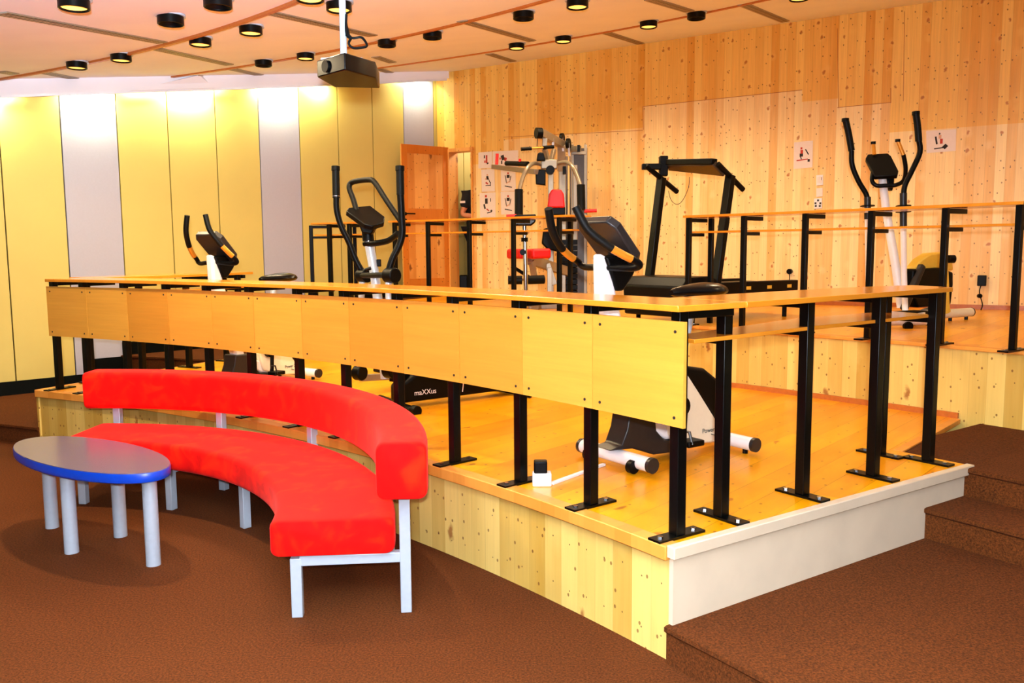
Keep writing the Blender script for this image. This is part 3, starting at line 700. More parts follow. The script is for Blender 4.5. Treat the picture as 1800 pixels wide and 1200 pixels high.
def back_desk(a0, a1, posts, extra, label, dh=0):
    DH = globals()['DH']+dh
    r = thing('rear_desk', pol(13.85, (a0+a1)/2, Z2), label, 'desk')
    MB().sweep([(13.66, Z2+DH), (13.66, Z2+DH+.018), (13.98, Z2+DH+.018), (13.98, Z2+DH)], a0, a1, 50).build('desktop', 'top_wood', r, bevel=.002)
    MB().sweep([(13.72, Z2+DH-.118), (13.72, Z2+DH-.104), (13.94, Z2+DH-.104), (13.94, Z2+DH-.118)], a0+.1, a1-.1, 50).build('shelf', 'top_wood', r, bevel=.001)
    for a in posts:
        leg(r, pol(13.70, a), Z2, pol(2, a)-pol(1, a), .24, lower=.118, w_=.036, armlow=.2, dh=dh)
    for R, a in extra: leg(r, pol(R, a), Z2, pol(2, a)-pol(1, a), 0, w_=.036, plate=False, dh=dh)
    return r
back_desk(angpx(1797, 13.7), angpx(1204, 13.7), [angpx(x, 13.7) for x in (1786, 1657, 1528, 1413, 1306, 1210)], [(13.93, angpx(1249, 13.93))], 'rear desk on the upper platform at the right, before the treadmill and cross trainer')
back_desk(angpx(1008, 13.7), angpx(690, 13.7), [angpx(x, 13.7) for x in (984, 904, 827, 755, 697)], [(13.93, angpx(1003, 13.93))], 'rear desk on the upper platform in the middle, before the multi gym and door', dh=.042)
r = thing('rear_desk', pol(13.85, 60, Z2), 'short open desk frame on the upper platform behind the black cross trainer', 'desk')
MB().sweep([(13.66, Z2+DH+.042), (13.66, Z2+DH+.042+.018), (13.98, Z2+DH+.042+.018), (13.98, Z2+DH+.042)], angpx(625, 13.7), angpx(555, 13.7), 12).build('desktop', 'top_wood', r, bevel=.002)
MB().sweep([(13.72, Z2+DH+.042-.118), (13.72, Z2+DH+.042-.104), (13.94, Z2+DH+.042-.104), (13.94, Z2+DH+.042-.118)], angpx(625, 13.7), angpx(555, 13.7), 12).build('shelf', 'top_wood', r)
for x in (618, 583): leg(r, pol(13.70, angpx(x, 13.7)), Z2, pol(2, 60)-pol(1, 60), .24, lower=.118, w_=.04, plate=False, dh=.042)
pz = pol(13.9, angpx(551, 13.9)); leg(r, pz, Z2, Vector((1, .1, 0)).normalized(), .2, lower=.118, w_=.04, plate=False, dh=.042)
leg(r, pol(13.95, angpx(627, 13.95)), Z2, Vector((1, 0, 0)), 0, w_=.036, plate=False, dh=.042)
MB().box(pz+Vector((.01, -.03, Z2+.16)), (.1, .06, .09)).build('clamp_block', 'black', r, bevel=.004)

# ================================================================ BENCH and TABLE
BC = (-2.684, 3.255)
def bpol(R, a, z=0): return Vector((BC[0]+R*math.cos(math.radians(a)), BC[1]+R*math.sin(math.radians(a)), z))
bench = thing('curved_bench', bpol(2.0, 47), 'curved bright red upholstered bench with a floating backrest on grey square legs', 'bench')
def roundprof(R0, R1, z0, z1, r=.03, n=4):
    out = []
    for cx, cz, s0 in ((R0+r, z0+r, 180), (R1-r, z0+r, 270), (R1-r, z1-r, 0), (R0+r, z1-r, 90)):
        for k in range(n+1): a = math.radians(s0+90*k/n); out.append((cx+r*math.cos(a), cz+r*math.sin(a)))
    return out
def cushion(R0, R1, z0, z1, a0, a1, name, rd):
    mb = MB(); prof = roundprof(R0, R1, z0, z1, rd); cr, cz = (R0+R1)/2, (z0+z1)/2; n = 64; m_ = len(prof)
    st_ = []; ea = math.degrees(.03/((R0+R1)/2))
    for k in range(5): t = k/4; st_.append((a0+ea*(1-math.cos(t*PI/2)), 1-.09*(1-math.sin(t*PI/2))))
    for k in range(1, n): st_.append((a0+ea+(a1-a0-2*ea)*k/n, 1))
    for k in range(5): t = 1-k/4; st_.append((a1-ea*(1-math.cos(t*PI/2)), 1-.09*(1-math.sin(t*PI/2))))
    for a, s_ in st_:
        for R, z in prof: mb.v.append(bpol(cr+(R-cr)*s_, a, cz+(z-cz)*s_))
    for j in range(len(st_)-1):
        for k in range(m_): k2 = (k+1) % m_; mb.f.append([j*m_+k, (j+1)*m_+k, (j+1)*m_+k2, j*m_+k2]); mb.uv.append([(0, 0)]*4); mb.mi.append(0)
    mb.f.append(list(range(m_))); mb.f.append([(len(st_)-1)*m_+k for k in range(m_)][::-1]); mb.uv += [[(0, 0)]*m_]*2; mb.mi += [0, 0]
    return mb.build(name, 'velvet', bench, smooth=60)
cushion(1.70, 2.205, .262, .412, 4.2, 88.6, 'seat', .03)
cushion(2.14, 2.345, .508, .742, 2.2, 91, 'backrest', .035)
for k, a in enumerate((5.4, 47.2, 67.6, 86.6)):
    d = bpol(2, a)-bpol(1, a); n = Vector((-d.y, d.x, 0)); w_ = .045
    MB().box(bpol(1.80, a, .125), (w_, w_, .25), (d, n, Zu)).build('front_leg', 'silver', bench, bevel=.003)
    MB().box(bpol(2.245, a, .262), (w_, w_, .524), (d, n, Zu)).build('rear_leg', 'silver', bench, bevel=.003)
    MB().box(bpol(2.02, a, .238), (.41, w_-.004, .042), (d, n, Zu)).build('seat_rail', 'silver', bench, bevel=.003)
MB().sweep([(2.17, .245), (2.17, .26), (2.2, .26), (2.2, .245)], 5, 88, 40, BC).build('frame_rail', 'silver', bench)
table = thing('oval_table', (-2.166, 4.318, 0), 'low oval table with a glossy grey top, blue rim and four thick silver legs', 'table')
e1 = Vector((.749, -.662, 0)); 
def fit_e():
    return Vector((-2.166, 4.318, 0)), .629, .2405
ce, ra, rb = fit_e(); e1 = Vector((.804, -.594, 0)).normalized(); e2 = Vector((-e1.y, e1.x, 0))
N_ = 64
def ell(s_, z): return [ce+e1*(ra*s_*math.cos(2*PI*k/N_))+e2*(rb*s_*math.sin(2*PI*k/N_))+Zu*z for k in range(N_)]
def loft(rings, name, mat, par):
    mb = MB()
    for r_ in rings: mb.v += r_
    n = len(rings[0])
    for j in range(len(rings)-1):
        for k in range(n): mb.f.append([j*n+k, j*n+(k+1) % n, (j+1)*n+(k+1) % n, (j+1)*n+k])
    mb.f += [list(range(n))[::-1], [(len(rings)-1)*n+k for k in range(n)]]; mb.uv = [[(0, 0)]*len(f) for f in mb.f]; mb.mi = [0]*len(mb.f)
    return mb.build(name, mat, par, smooth=40)
loft([ell(.97, .428), ell(.995, .434), ell(1, .442), ell(1, .47), ell(.994, .477)], 'edge_band', 'blue', table)
loft([ell(.994, .4765), ell(.988, .48)], 'tabletop', 'ttop', table)
for p in ((-2.22, 4.20), (-1.735, 4.02), (-2.085, 4.445), (-2.53, 4.60)):
    MB().tube([Vector((p[0], p[1], 0)), Vector((p[0], p[1], .43))], .034, 24).build('leg', 'silver', table)

# ================================================================ EXERCISE BIKES (same model twice)
def bike(O2, f, label, scale=1., tilt=0., arms=0.):
    O2 = Vector((O2[0], O2[1], Z1)); f = Vector((f[0], f[1], 0)).normalized(); s = Vector((-f.y, f.x, 0)); 
    r = thing('exercise_bike', O2, label, 'exercise bike', 'white exercise bikes')
    def L(a, z, sd=0): return O2+f*a+s*sd+Zu*z
    def stab(a, name, whl):
        b = MB(); b.tube([L(a, .055, -.25), L(a, .055, .25)], .035, 18); o = b.build(name, 'whitep', r)
        for sd in (-.25, .25): MB().disc(L(a, .055, sd*1.02), s, .037, .02, 20).build('end_cap', 'darkgrey', o)
        for sd in (-.16, .16):
            if whl: MB().disc(L(a+.035, .035, sd), s, .032, .03, 20).build('wheel', 'blackp', o)
            else: MB().tube([L(a, .0, sd*1.2), L(a, .03, sd*1.2)], .014, 10).build('foot', 'blackp', o)
    stab(.36, 'front_stabiliser', 1); stab(-.36, 'rear_stabiliser', 0)
    low = smoothpath([L(x, z) for x, z in ((.42, .095), (.36, .12), (.325, .2), (.315, .3))], 3)
    c = [(.45, .10), (.375, .115), (.34, .19), (.325, .27), (.16, .262), (.145, .16), (.09, .105), (0, .085), (-.07, .08), (-.07, .02), (.06, .035), (.16, .04), (.24, .07), (.3, .09)]
    MB().prism([L(x, z) for x, z in c], s*.13).build('front_cowl', 'darkgrey', r, bevel=.02, seg=3)
    c = [(.17, .235), (.14, .15), (.06, .1), (-.05, .09), (-.13, .1), (-.13, .19), (0, .18), (.08, .2)]
    MB().prism([L(x, z) for x, z in c], s*.09).build('step_through_beam', 'whitep', r, bevel=.012)
    MB().prism([L(x, z) for x, z in ((.485, 1.04), (.42, 1.01), (.385, .84), (.20, .24), (.295, .24), (.48, .84))], s*.075).build('front_stem', 'whitep', r, bevel=.02, seg=3)
    for sd in (.045, -.045):
        MB().prism([L(x, z, sd) for x, z in ((.02, .42), (-.05, .44), (-.325, .125), (-.33, .04), (-.1, .06), (.05, .12), (.09, .25))], s*.05).build('side_cover', 'cream', r, bevel=.01)
    MB().prism([L(x, z) for x, z in ((.06, .45), (-.04, .47), (-.18, .445), (-.28, .38), (-.335, .27), (-.345, .12), (-.32, .09), (-.05, .42))], s*.15).build('housing_shell', 'blackp', r, bevel=.02, seg=3)
    text('lettering', 'Power XT', .034, L(-.24, .118, .0725), -f, Zu, 'darkgrey', r)
    MB().beam(L(-.235, .095, .0725), L(-.265, .085, .0725), .003, .012, up=s).build('emblem', 'blackp', r)
    MB().tube([L(-.05, .40), L(-.16, .80)], .026, 14).build('seat_post', 'silver', r)
    # crank and pedals
    MB().disc(L(.0, .27), s, .05, .2, 18).build('crank_hub', 'blackp', r)
    for sd, (dx, dz_) in ((.13, (.01, -.17)), (-.13, (-.01, .17))):
        k = MB(); k.beam(L(0, .27, sd*.86), L(dx, .27+dz_, sd*.86), .02, .025, up=s); o = k.build('crank_arm', 'blackp', r, bevel=.003)
        p = L(dx, .27+dz_, sd*1.25); MB().box(p, (.11, .085, .03), (f, s, Zu)).build('pedal', 'blackp', o, bevel=.006)
        MB().tube([p+f*.03+s*.04, p+f*.03+Zu*.06+s*.02, p+f*.03+Zu*.06-s*.02, p+f*.03-s*.04], .007, 6).build('pedal_strap', 'darkgrey', o)
    # saddle
    rings = []
    for t, wd_, zt_, th_ in ((-.34, .02, .862, .02), (-.335, .07, .872, .055), (-.31, .105, .878, .075), (-.26, .118, .882, .085), (-.2, .11, .88, .08), (-.14, .075, .874, .07), (-.08, .045, .868, .06), (-.03, .032, .86, .05), (-.005, .015, .85, .03)):
        rings.append([L(t, zt_-th_/2+th_/2*math.sin(2*PI*k/20)*(1 if math.sin(2*PI*k/20) > 0 else .8), wd_*math.cos(2*PI*k/20)) for k in range(20)])
    loft(rings, 'saddle', 'blacks', r)
    MB().box(L(-.16, .805), (.09, .05, .05), (f, s, Zu)).build('saddle_clamp', 'blackp', r, bevel=.006)
    # console
    cons = [L(.50, 1.185, -.13), L(.30, .985, -.13)]
    up_ = (L(.50, 1.195)-L(.31, .99)).normalized(); nn = up_.cross(s).normalized()
    cc = L(.40, 1.09); hw = .135
    shape = [(-.13, -.09), (-.08, -.145), (.08, -.145), (.13, -.09), (.135, .1), (.1, .145), (-.1, .145), (-.135, .1)]
    MB().prism([cc+s*x+up_*y for x, y in shape], nn*.045).build('console', 'darkgrey', r, bevel=.008)
    sgn = -1 if (nn.dot(f) > 0) else 1
    MB().prism([cc+nn*sgn*.0235+s*x+up_*y for x, y in ((-.09, -.02), (.09, -.02), (.09, .1), (-.09, .1))], nn*.004).build('screen', 'smoke', r)
    bk = MB(); bk.prism([L(x, z) for x, z in ((.47, 1.02), (.36, 1.03), (.27, .98), (.30, .93), (.36, .86), (.40, .86))], s*.11); bk.build('console_bracket', 'blackp', r, bevel=.01)
    # handlebar
    for sg in (1, -1):
        pts = [(.44, .972, .03), (.43, .97, .1), (.412, .97, .17), (.408, .98, .21), (.425, .998, .215), (.495, 1.03, .2), (.57, 1.076, .17), (.645, 1.146, .13), (.69, 1.246, .10)]
        ca, sa = math.cos(arms), math.sin(arms)
        pts = [L(.42+(x-.42)*ca-(z-.975)*sa, .975+(x-.42)*sa+(z-.975)*ca, w_*sg) for x, z, w_ in pts]
        sp = smoothpath(pts, 6)
        h = MB().tube(sp[:28], .0165, 12).build('handlebar', 'blackp', r)
        MB().tube(sp[34:], .0195, 12).build('foam_grip', 'blackm', h)
        MB().tube(sp[27:35], .0185, 12).build('pulse_sensor', 'orange_sensor', h)
    return r
bike((.799, 4.34), (-.825, -.565), 'white exercise bike behind the right end of the curved desk, saddle to the right')
bike((-2.0, 6.86), (-.52, -.855), 'white exercise bike at the far left of the lower platform, against the yellow wall', arms=.36)

# ================================================================ BLACK CROSS TRAINER on the lower platform
r = thing('cross_trainer', Vector((-.75, 6.0, Z1)), 'black cross trainer with a silver column behind the middle of the curved desk', 'cross trainer')
def T(name, pts, y, rad, mat, sm=True, n=12, par=None):
    P3 = [PY(p[0], p[1], p[2] if len(p) > 2 else y) for p in pts]
    return MB().tube(smoothpath(P3, 5) if sm else P3, rad, n).build(name, mat, par or r)
a = T('swing_arm', [(591, 345), (592, 370), (600, 398), (613, 425), (626, 458), (640, 482)], 6.15, .021, 'blackp'); T('foam_grip', [(590, 298), (591, 348)], 6.15, .026, 'blackm', par=a); MB().disc(PY(590, 296, 6.15), (0, .1, 1), .03, .03).build('grip_cap', 'blackp', a)
MB().disc(PY(591, 345, 6.15), (0, .1, 1), .0275, .006).build('ring', 'chrome', a)
a = T('swing_arm', [(704, 340), (706, 380), (707, 410), (702, 430), (690, 455), (681, 485)], 5.7, .023, 'blackp'); T('foam_grip', [(703, 298), (704, 342)], 5.7, .026, 'blackm', par=a); MB().disc(PY(703, 296, 5.7), (0, .1, 1), .03, .03).build('grip_cap', 'blackp', a)
T('fixed_handle', [(628, 375, 5.98), (621, 350, 6.02), (614, 330, 6.05), (620, 320, 6.05), (648, 316, 5.95), (659, 321, 5.9), (678, 350, 5.82), (704, 388, 5.75)], 5.9, .019, 'blackm')
T('handle_clamp', [(641, 428, 6.0), (655, 428, 5.95), (682, 423, 5.85), (700, 410, 5.75)], 5.9, .021, 'blackp')
T('mast', [(646, 405), (648, 428)], 6.0, .04, 'blackp', sm=False, n=18)
T('silver_column', [(648, 424), (655, 462), (661, 500), (672, 600), (677, 665)], 6.0, .033, 'silver', n=20)
MB().disc(PY(648, 425, 6.0), (.05, 0, 1), .041, .012).build('collar', 'chrome', r)
u_ = (PY(673, 386, 5.8)-PY(649, 367, 6.1)); 
pl = [PY(*p) for p in ((608, 376, 5.93), (612, 369, 5.98), (650, 366, 6.08), (676, 386, 5.98), (675, 393, 5.9), (655, 399, 5.82), (640, 397, 5.82))]
cz = sum((p.z for p in pl))/7
nrm = (pl[2]-pl[0]).cross(pl[3]-pl[2]).normalized()
c0 = sum(pl, Vector())/7; pl = [p-nrm*(p-c0).dot(nrm) for p in pl]
MB().prism(pl, nrm*.035).build('console', 'blackp', r, bevel=.006)
MB().prism([PY(*p) for p in ((628, 385, 5.95), (666, 392, 5.95), (655, 412, 5.95), (638, 410, 5.95))], Vector((0, .08, 0))).build('console_bracket', 'blackp', r, bevel=.01)
MB().tube([PY(636, 484, 6.12), PY(690, 483, 5.72)], .02, 12).build('pivot_axle', 'blackp', r)
for x, y_ in ((640, 6.15), (688, 5.68)): MB().disc(PY(x, 484, y_), (.45, -.42, 0), .05, .09, 20).build('pivot_hub', 'blackp', r, bevel=.006)
MB().tube([PY(643, 474, 5.9), PY(652, 471, 5.9)], .012, 8).build('adjust_knob', 'blackp', r)
MB().box(PY(666, 462, 6.0), (.03, .03, .05)).build('bottle_clip', 'blackp', r, bevel=.004)
for xs in (((637, 495, 6.15), (633, 560, 6.17), (632, 655, 6.2)), ((683, 495, 5.7), (684, 560, 5.68), (686, 650, 5.66))):
    o = MB().tube([PY(*p) for p in xs], .022, 12).build('lower_arm', 'silver', r); MB().disc(PY(*xs[2]), (.8, -.5, 0), .055, .07, 20).build('joint', 'blackp', o, bevel=.008)
# pedal rails, crank housing, stabilisers
for y0, x0, yy in ((664, 634, 6.2), (664, 688, 5.66)):
    o = MB().beam(PY(x0, y0, yy), PY(x0+150, y0-8, yy+.8), .04, .05).build('pedal_rail', 'greysteel' if yy > 6 else 'blackp', r, bevel=.004)
    MB().box(PY(x0+62, y0-14, yy+.35)+Zu*.02, (.34, .12, .05), (Vector((.75, .66, 0)), Vector((-.66, .75, 0)), Zu)).build('foot_plate', 'blackm', o, bevel=.01)
hs = [(.0, .0), (.0, .12), (.12, .18), (.35, .36), (.55, .46), (.75, .46), (.92, .36), (.98, .2), (.95, .06), (.9, .0)]
hb = PY(694, 706, 5.72); hb.z = Z1+.04; hd_ = Vector((.80, .60, 0)); hn = Vector((hd_.y, -hd_.x, 0))
MB().prism([hb+hd_*x+Zu*z for x, z in hs], hn*.13).build('flywheel_housing', 'blackp', r, bevel=.02, seg=3)
text('lettering', 'maXXus', .05, hb+hd_*.2+Zu*.06+hn*.067, hd_, Zu, 'paper', r)
MB().beam(hb+hd_*.5+hn*.067+Zu*.03, hb+hd_*.515+hn*.067+Zu*.13, .004, .01, up=hn).build('white_mark', 'paper', r)
MB().tube([PY(727, 722, 5.55)+Zu*.0, PY(668, 700, 6.25)], .028, 14).build('front_stabiliser', 'blackp', r)
MB().disc(PY(730, 722, 5.52), (.6, -.7, 0), .035, .05, 18).build('transport_wheel', 'blackp', r)
e = hb+hd_*.95; MB().tube([Vector((e.x, e.y, Z1+.03))-hn*.26, Vector((e.x, e.y, Z1+.03))+hn*.26], .028, 14).build('rear_stabiliser', 'blackp', r)

# ================================================================ WHITE CROSS TRAINER on the upper platform (right)
r = thing('cross_trainer', Vector((3.1, 6.75, Z2)), 'cross trainer with white column and yellow housing on the upper platform at the right', 'cross trainer')
for pts, gp, cap_, yy in (((( 1497, 265), (1498, 290), (1509, 318), (1522, 340), (1525, 352)), ((1487, 213), (1492, 236), (1497, 265)), (1486, 211), 6.95),
                    (((1615, 245), (1617, 268), (1603, 300), (1591, 325), (1588, 345)), ((1610, 200), (1613, 222), (1615, 248)), (1610, 199), 6.6)):
    a = T('swing_arm', pts, yy, .02, 'blackp'); T('foam_grip', gp, yy, .025, 'blackm', par=a); MB().disc(PY(*cap_, yy), (0, .05, 1), .028, .025).build('grip_cap', 'blackp', a)
    x, y = pts[-1]; T('sleeve', [(x, y-6), (x, 399 if x > 1550 else 385)], yy, .026, 'darkgrey', sm=False, par=a)
    for yd in (362, 372): MB().disc(PY(x, yd, yy), (0, .1, 1), .055, .006, 24).build('collar', 'blackp', a)
    T('lower_arm', [(x, 399 if x > 1550 else 385), (x+1, 480), (x+3, 545)], yy, .022, 'whitep', sm=False, par=a)
MB().tube([PY(1550, 306, 6.85), PY(1558, 372, 6.82), PY(1575, 470, 6.75), PY(1585, 540, 6.72)], [.03, .031, .034, .036], 18).build('column', 'whitep', r)
pl = [(1521, 281), (1525, 274), (1560, 272), (1566, 277), (1579, 303), (1577, 311), (1537, 313), (1533, 305)]
c0 = PY(1550, 292, 6.85); nr = Vector((-.25, -.75, .6)).normalized()
def onpl(px, py):
    rr = Vector(ray(px, py)); o_ = Vector((0, 0, H)); return o_+rr*((c0-o_).dot(nr)/rr.dot(nr))
MB().prism([onpl(*p) for p in pl], nr*.04).build('console', 'blackp', r, bevel=.006)
MB().prism([PY(*p, 6.86) for p in ((1553, 305), (1570, 310), (1569, 325), (1566, 336), (1561, 333))], Vector((0, .06, 0))).build('console_bracket', 'blackp', r, bevel=.006)
T('fixed_handle', [(1534, 303, 6.85), (1533, 318, 6.82), (1541, 326, 6.8), (1556, 326, 6.78), (1575, 325, 6.76), (1589, 316, 6.7), (1592, 295, 6.66), (1588, 272, 6.64)], 6.8, .016, 'blackp')
for a_, b_, t_ in (((1588, 272, 6.64), (1583, 262, 6.64), (1578, 247, 6.64)), ((1537, 272, 6.9), (1536, 262, 6.9), (1535, 251, 6.92))):
    o = MB().tube([PY(*a_), PY(*t_)], .014, 10).build('handle_end', 'orange_sensor', r); MB().disc(PY(*t_), (0, 0, 1), .019, .02, 14).build('cap', 'blackp', o)
# housing
hc = PY(1640, 500, 6.95); axd = Vector((.86, .5, 0)); axn = Vector((axd.y, -axd.x, 0))
def onax(px, py, o=0): return PV(px, py, ((hc+axn*o).x, (hc+axn*o).y), (axn.x, axn.y))
MB().prism([onax(*p) for p in ((1600, 470), (1612, 455), (1628, 445), (1648, 443), (1665, 455), (1668, 475), (1600, 480))], axn*.09).build('upper_housing', 'yellowp', r, bevel=.015, seg=3)
MB().prism([onax(*p, .03) for p in ((1592, 500), (1594, 473), (1640, 470), (1664, 478), (1664, 500), (1660, 535), (1602, 540), (1594, 520))], axn*.12).build('flywheel_housing', 'blackp', r, bevel=.015, seg=3)
MB().beam(onax(1588, 545, .1), onax(1621, 466, .1), .05, .05, up=axn).build('crank_link', 'darkgrey', r, bevel=.012, seg=3)
MB().tube(smoothpath([PY(1659, 460, 6.9), PY(1661, 500, 6.9), PY(1662, 535, 6.9), PY(1664, 547, 6.92)], 4), .03, 14).build('rear_post', 'yellowp', r)
MB().disc(PY(1672, 455, 6.9), (1, .1, 0), .032, .05, 18).build('roller', 'blackp', r)
q0 = PY(1655, 548, 6.95); q0.z = Z2+.06; q1 = PY(1706, 553, 7.15); q1.z = Z2+.06
o = MB().tube([q0-(q1-q0)*1.2, q1], .036, 16).build('rear_stabiliser', 'cream', r); MB().disc(q1+(q1-q0).normalized()*.004, q1-q0, .037, .012, 18).build('end_cap', 'darkgrey', o)
for t_ in (.3, .85): p = q0.lerp(q1, t_); MB().tube([Vector((p.x, p.y, Z2)), Vector((p.x, p.y, Z2+.03))], .014, 10).build('foot', 'blackp', o)
f0 = PY(1545, 571, 6.42); f0.z = Z2+.055; f1 = PY(1627, 571, 6.42); f1.z = Z2+.055
o = MB().tube([f0, f1], .036, 16).build('front_stabiliser', 'whitep', r); MB().disc(f1+Vector((.004, 0, 0)), (1, 0, 0), .037, .012, 18).build('end_cap', 'darkgrey', o)
MB().disc(PY(1596, 573, 6.38), (0, 1, 0), .034, .03, 20).build('transport_wheel', 'blackp', o)
MB().beam(PY(1590, 566, 6.45)+Vector((0, 0, 0)), PY(1640, 545, 6.95), .07, .06).build('base_beam', 'whitep', r, bevel=.006)
MB().box(PY(1598, 552, 6.7), (.3, .13, .05), (axd, axn, Zu)).build('foot_plate', 'blackm', r, bevel=.01)
# ================================================================ TREADMILL
Nf = Vector((1.60, 6.98, Z2)); rd_ = Vector((.8, .6, 0)); ad = Vector((.6, -.8, 0)); r = thing('treadmill', Nf+rd_*.4-ad*.3, 'black treadmill with sloping handrails on the upper platform before the wood wall', 'treadmill')
def NP(px, py, o=0): c = Nf+ad*o; return PV(px, py, (c.x, c.y), (ad.x, ad.y))
Wd = .60
def base(x, o, z): return Nf+rd_*x+ad*o+Zu*z
MB().prism([base(-.36, 0, .12), base(-.36, 0, .32), base(-.28, 0, .385), base(.0, 0, .385), base(.13, 0, .33), base(.13, 0, .12)][::1], Vector((0, 0, 0))+ad*0) if 0 else None
mb = MB(); mb.prism([base(x, -Wd/2, z) for x, z in ((-.34, .06), (-.36, .30), (-.28, .375), (-.02, .38), (.12, .33), (.12, .06))], ad*(Wd+.06)); mb.build('motor_hood', 'blackp', r, bevel=.015, seg=3)
for x_, z_, w_ in ((-.18, .22, .02), (-.1, .2, .012)):
    pass
MB().prism([base(x, -Wd/2, z) for x, z in ((.12, .16), (.12, .31), (1.12, .30), (1.12, .16))], ad*(Wd-.14)).build('running_deck', 'blackm', r, bevel=.006)
for o_ in (.0, -Wd):
    k = MB().beam(base(.1, o_, .255), base(1.14, o_, .25), .075, .14).build('side_rail', 'blackp', r, bevel=.008)
    if o_ == 0:
        for x_ in (.42, .7, .98): MB().beam(base(x_, .0385, .27), base(x_+.06, .0385, .27), .002, .028).build('yellow_label', 'yellowp', k)
for x_ in (-.2, 1.0):
    for o_ in (.0, -Wd): MB().tube([base(x_, o_, 0), base(x_, o_, .2)], .02, 10).build('foot', 'blackp', r)
for sd, bpx, tpx, hx0, hx1 in ((0, (1258, 500), (1284, 308), (1262, 288), (1306, 333)), (-Wd, (1141, 492), (1163, 312), (1135, 291), (1190, 337))):
    b_, t_ = NP(*bpx, sd), NP(*tpx, sd)
    o = MB().beam(b_, t_, .055, .07, up=ad).build('upright', 'black', r, bevel=.006)
    MB().tube([NP(*hx0, sd), NP(*hx1, sd)], .022, 12).build('handrail', 'blackm', o)
top = [NP(1175, 285, -Wd*.92), NP(1192, 283, -Wd*.75), NP(1232, 283, -Wd*.3), NP(1236, 286, -Wd*.25), NP(1256, 284, -.02)]
bot = [NP(1276, 305, 0), NP(1168, 311, -Wd)]
pl = top+bot; c0 = sum(pl, Vector())/len(pl); nn = ((pl[4]-pl[0]).cross(pl[5]-pl[4])).normalized(); pl = [p-nn*(p-c0).dot(nn) for p in pl]
MB().prism(pl, nn*.045).build('console', 'smoke', r, bevel=.008)
MB().beam(top[0], top[4], .07, .05).build('console_top', 'blackp', r, bevel=.008)
MB().box(NP(1166, 292, -Wd), (.07, .08, .17)).build('cup_holder', 'blackp', r, bevel=.008); MB().box(NP(1145, 293, -Wd), (.16, .06, .05)).build('tray', 'blackp', r, bevel=.006)
cur = [NP(1212, 311, -.35), NP(1210, 330, -.35), NP(1200, 352, -.4), NP(1190, 359, -.45), NP(1180, 352, -.5), NP(1175, 335, -.55)]
MB().tube(smoothpath(cur, 6), .0025, 6).build('safety_cord', 'darkgrey', r)
text('lettering', 'XT 200', .03, base(-.12, .0315, .2), rd_, Zu, 'orange_sensor', r); MB().disc(base(-.25, .032, .2), ad, .014, .004, 12).build('power_switch', 'redp', r)

# ================================================================ MULTI GYM
r = thing('multi_gym', Vector((.45, 9.5, Z2)), 'grey multi gym tower with red pads and black foam rollers by the wood wall', 'multi gym')
def B(name, pts, wd_, th_, mat, par=None, bev=.004):
    return MB().beam(PY(*pts[0]), PY(*pts[1]), wd_, th_).build(name, mat, par or r, bevel=bev)
def gfoot(p): return PY(*p)
for nm, x, y_, w_ in (('front_column', 968, 9.35, .06), ('guide_column', 989, 9.85, .09), ('rear_column', 1011, 9.75, .05)):
    a_ = PY(x, 300, y_); MB().box(Vector((a_.x, a_.y, (Z2+2.42)/2)), (w_, w_, 2.42-Z2)).build(nm, 'greysteel', r, bevel=.006)
for x in (996, 1003): a_ = PY(x, 300, 9.6); MB().tube([Vector((a_.x, a_.y, Z2)), Vector((a_.x, a_.y, 2.5))], .012, 10).build('guide_rod', 'chrome', r)
a_ = PY(999, 400, 9.62)
for k in range(10): MB().box(Vector((a_.x, a_.y, Z2+.12+k*.062)), (.19, .2, .056)).build('weight_plate', 'blackp', r, bevel=.004)
sh = PY(1019, 400, 9.9); MB().box(Vector((sh.x, sh.y, (Z2+2.62)/2)), (.17, .012, 2.62-Z2)).build('shroud', 'smoke', r)
for x in (1006, 1029): a_ = PY(x, 300, 9.9); MB().box(Vector((a_.x, a_.y, (Z2+2.66)/2)), (.03, .04, 2.66-Z2)).build('shroud_edge', 'greysteel', r)
B('shroud_top', ((1004, 269, 9.9), (1030, 269, 9.9)), .06, .04, 'greysteel')
bm_ = B('boom', ((949, 233, 9.0), (1003, 262, 9.9)), .07, .08, 'greysteel'); MB().disc(PY(947, 234, 8.98), (.8, .3, 0), .055, .06, 18).build('pulley', 'blackp', bm_)
for x, y in ((988, 243), (999, 252)):
    k = PY(x, y, 9.6); MB().disc(k, (.9, -.4, 0), .055, .03, 20).build('pulley', 'blackp', bm_); MB().beam(k, k+Vector((0.01, 0, -.14)), .04, .02).build('pulley_bracket', 'chrome', bm_)
B('cross_bar', ((1000, 262, 9.9), (1018, 261, 9.7)), .06, .06, 'greysteel'); MB().box(PY(1017, 261, 9.68), (.03, .06, .07)).build('end_cap', 'blackp', r)
B('strut', ((958, 243, 9.1), (957, 262, 9.1)), .05, .05, 'greysteel'); B('strut', ((957, 262, 9.1), (966, 290, 9.2)), .045, .045, 'greysteel'); B('strut', ((972, 243, 9.3), (972, 262, 9.3)), .03, .03, 'chrome'); B('strut', ((974, 262, 9.3), (967, 290, 9.25)), .04, .04, 'greysteel'); B('mast_head', ((987, 255, 9.6), (987, 300, 9.7)), .09, .06, 'greysteel')
MB().tube([PY(945, 238, 8.98), PY(944, 257, 8.98)], .004, 6).build('cable', 'darkgrey', r)
lb = MB().tube([PY(916, 262, 8.9), PY(973, 258, 9.05)], .011, 10).build('lat_bar', 'orange_sensor', r)
for a_, b_ in (((916, 262, 8.9), (934, 261, 8.94)), ((955, 259, 9.0), (973, 258, 9.05))): MB().tube([PY(*a_), PY(*b_)], .018, 12).build('grip', 'blackm', lb)
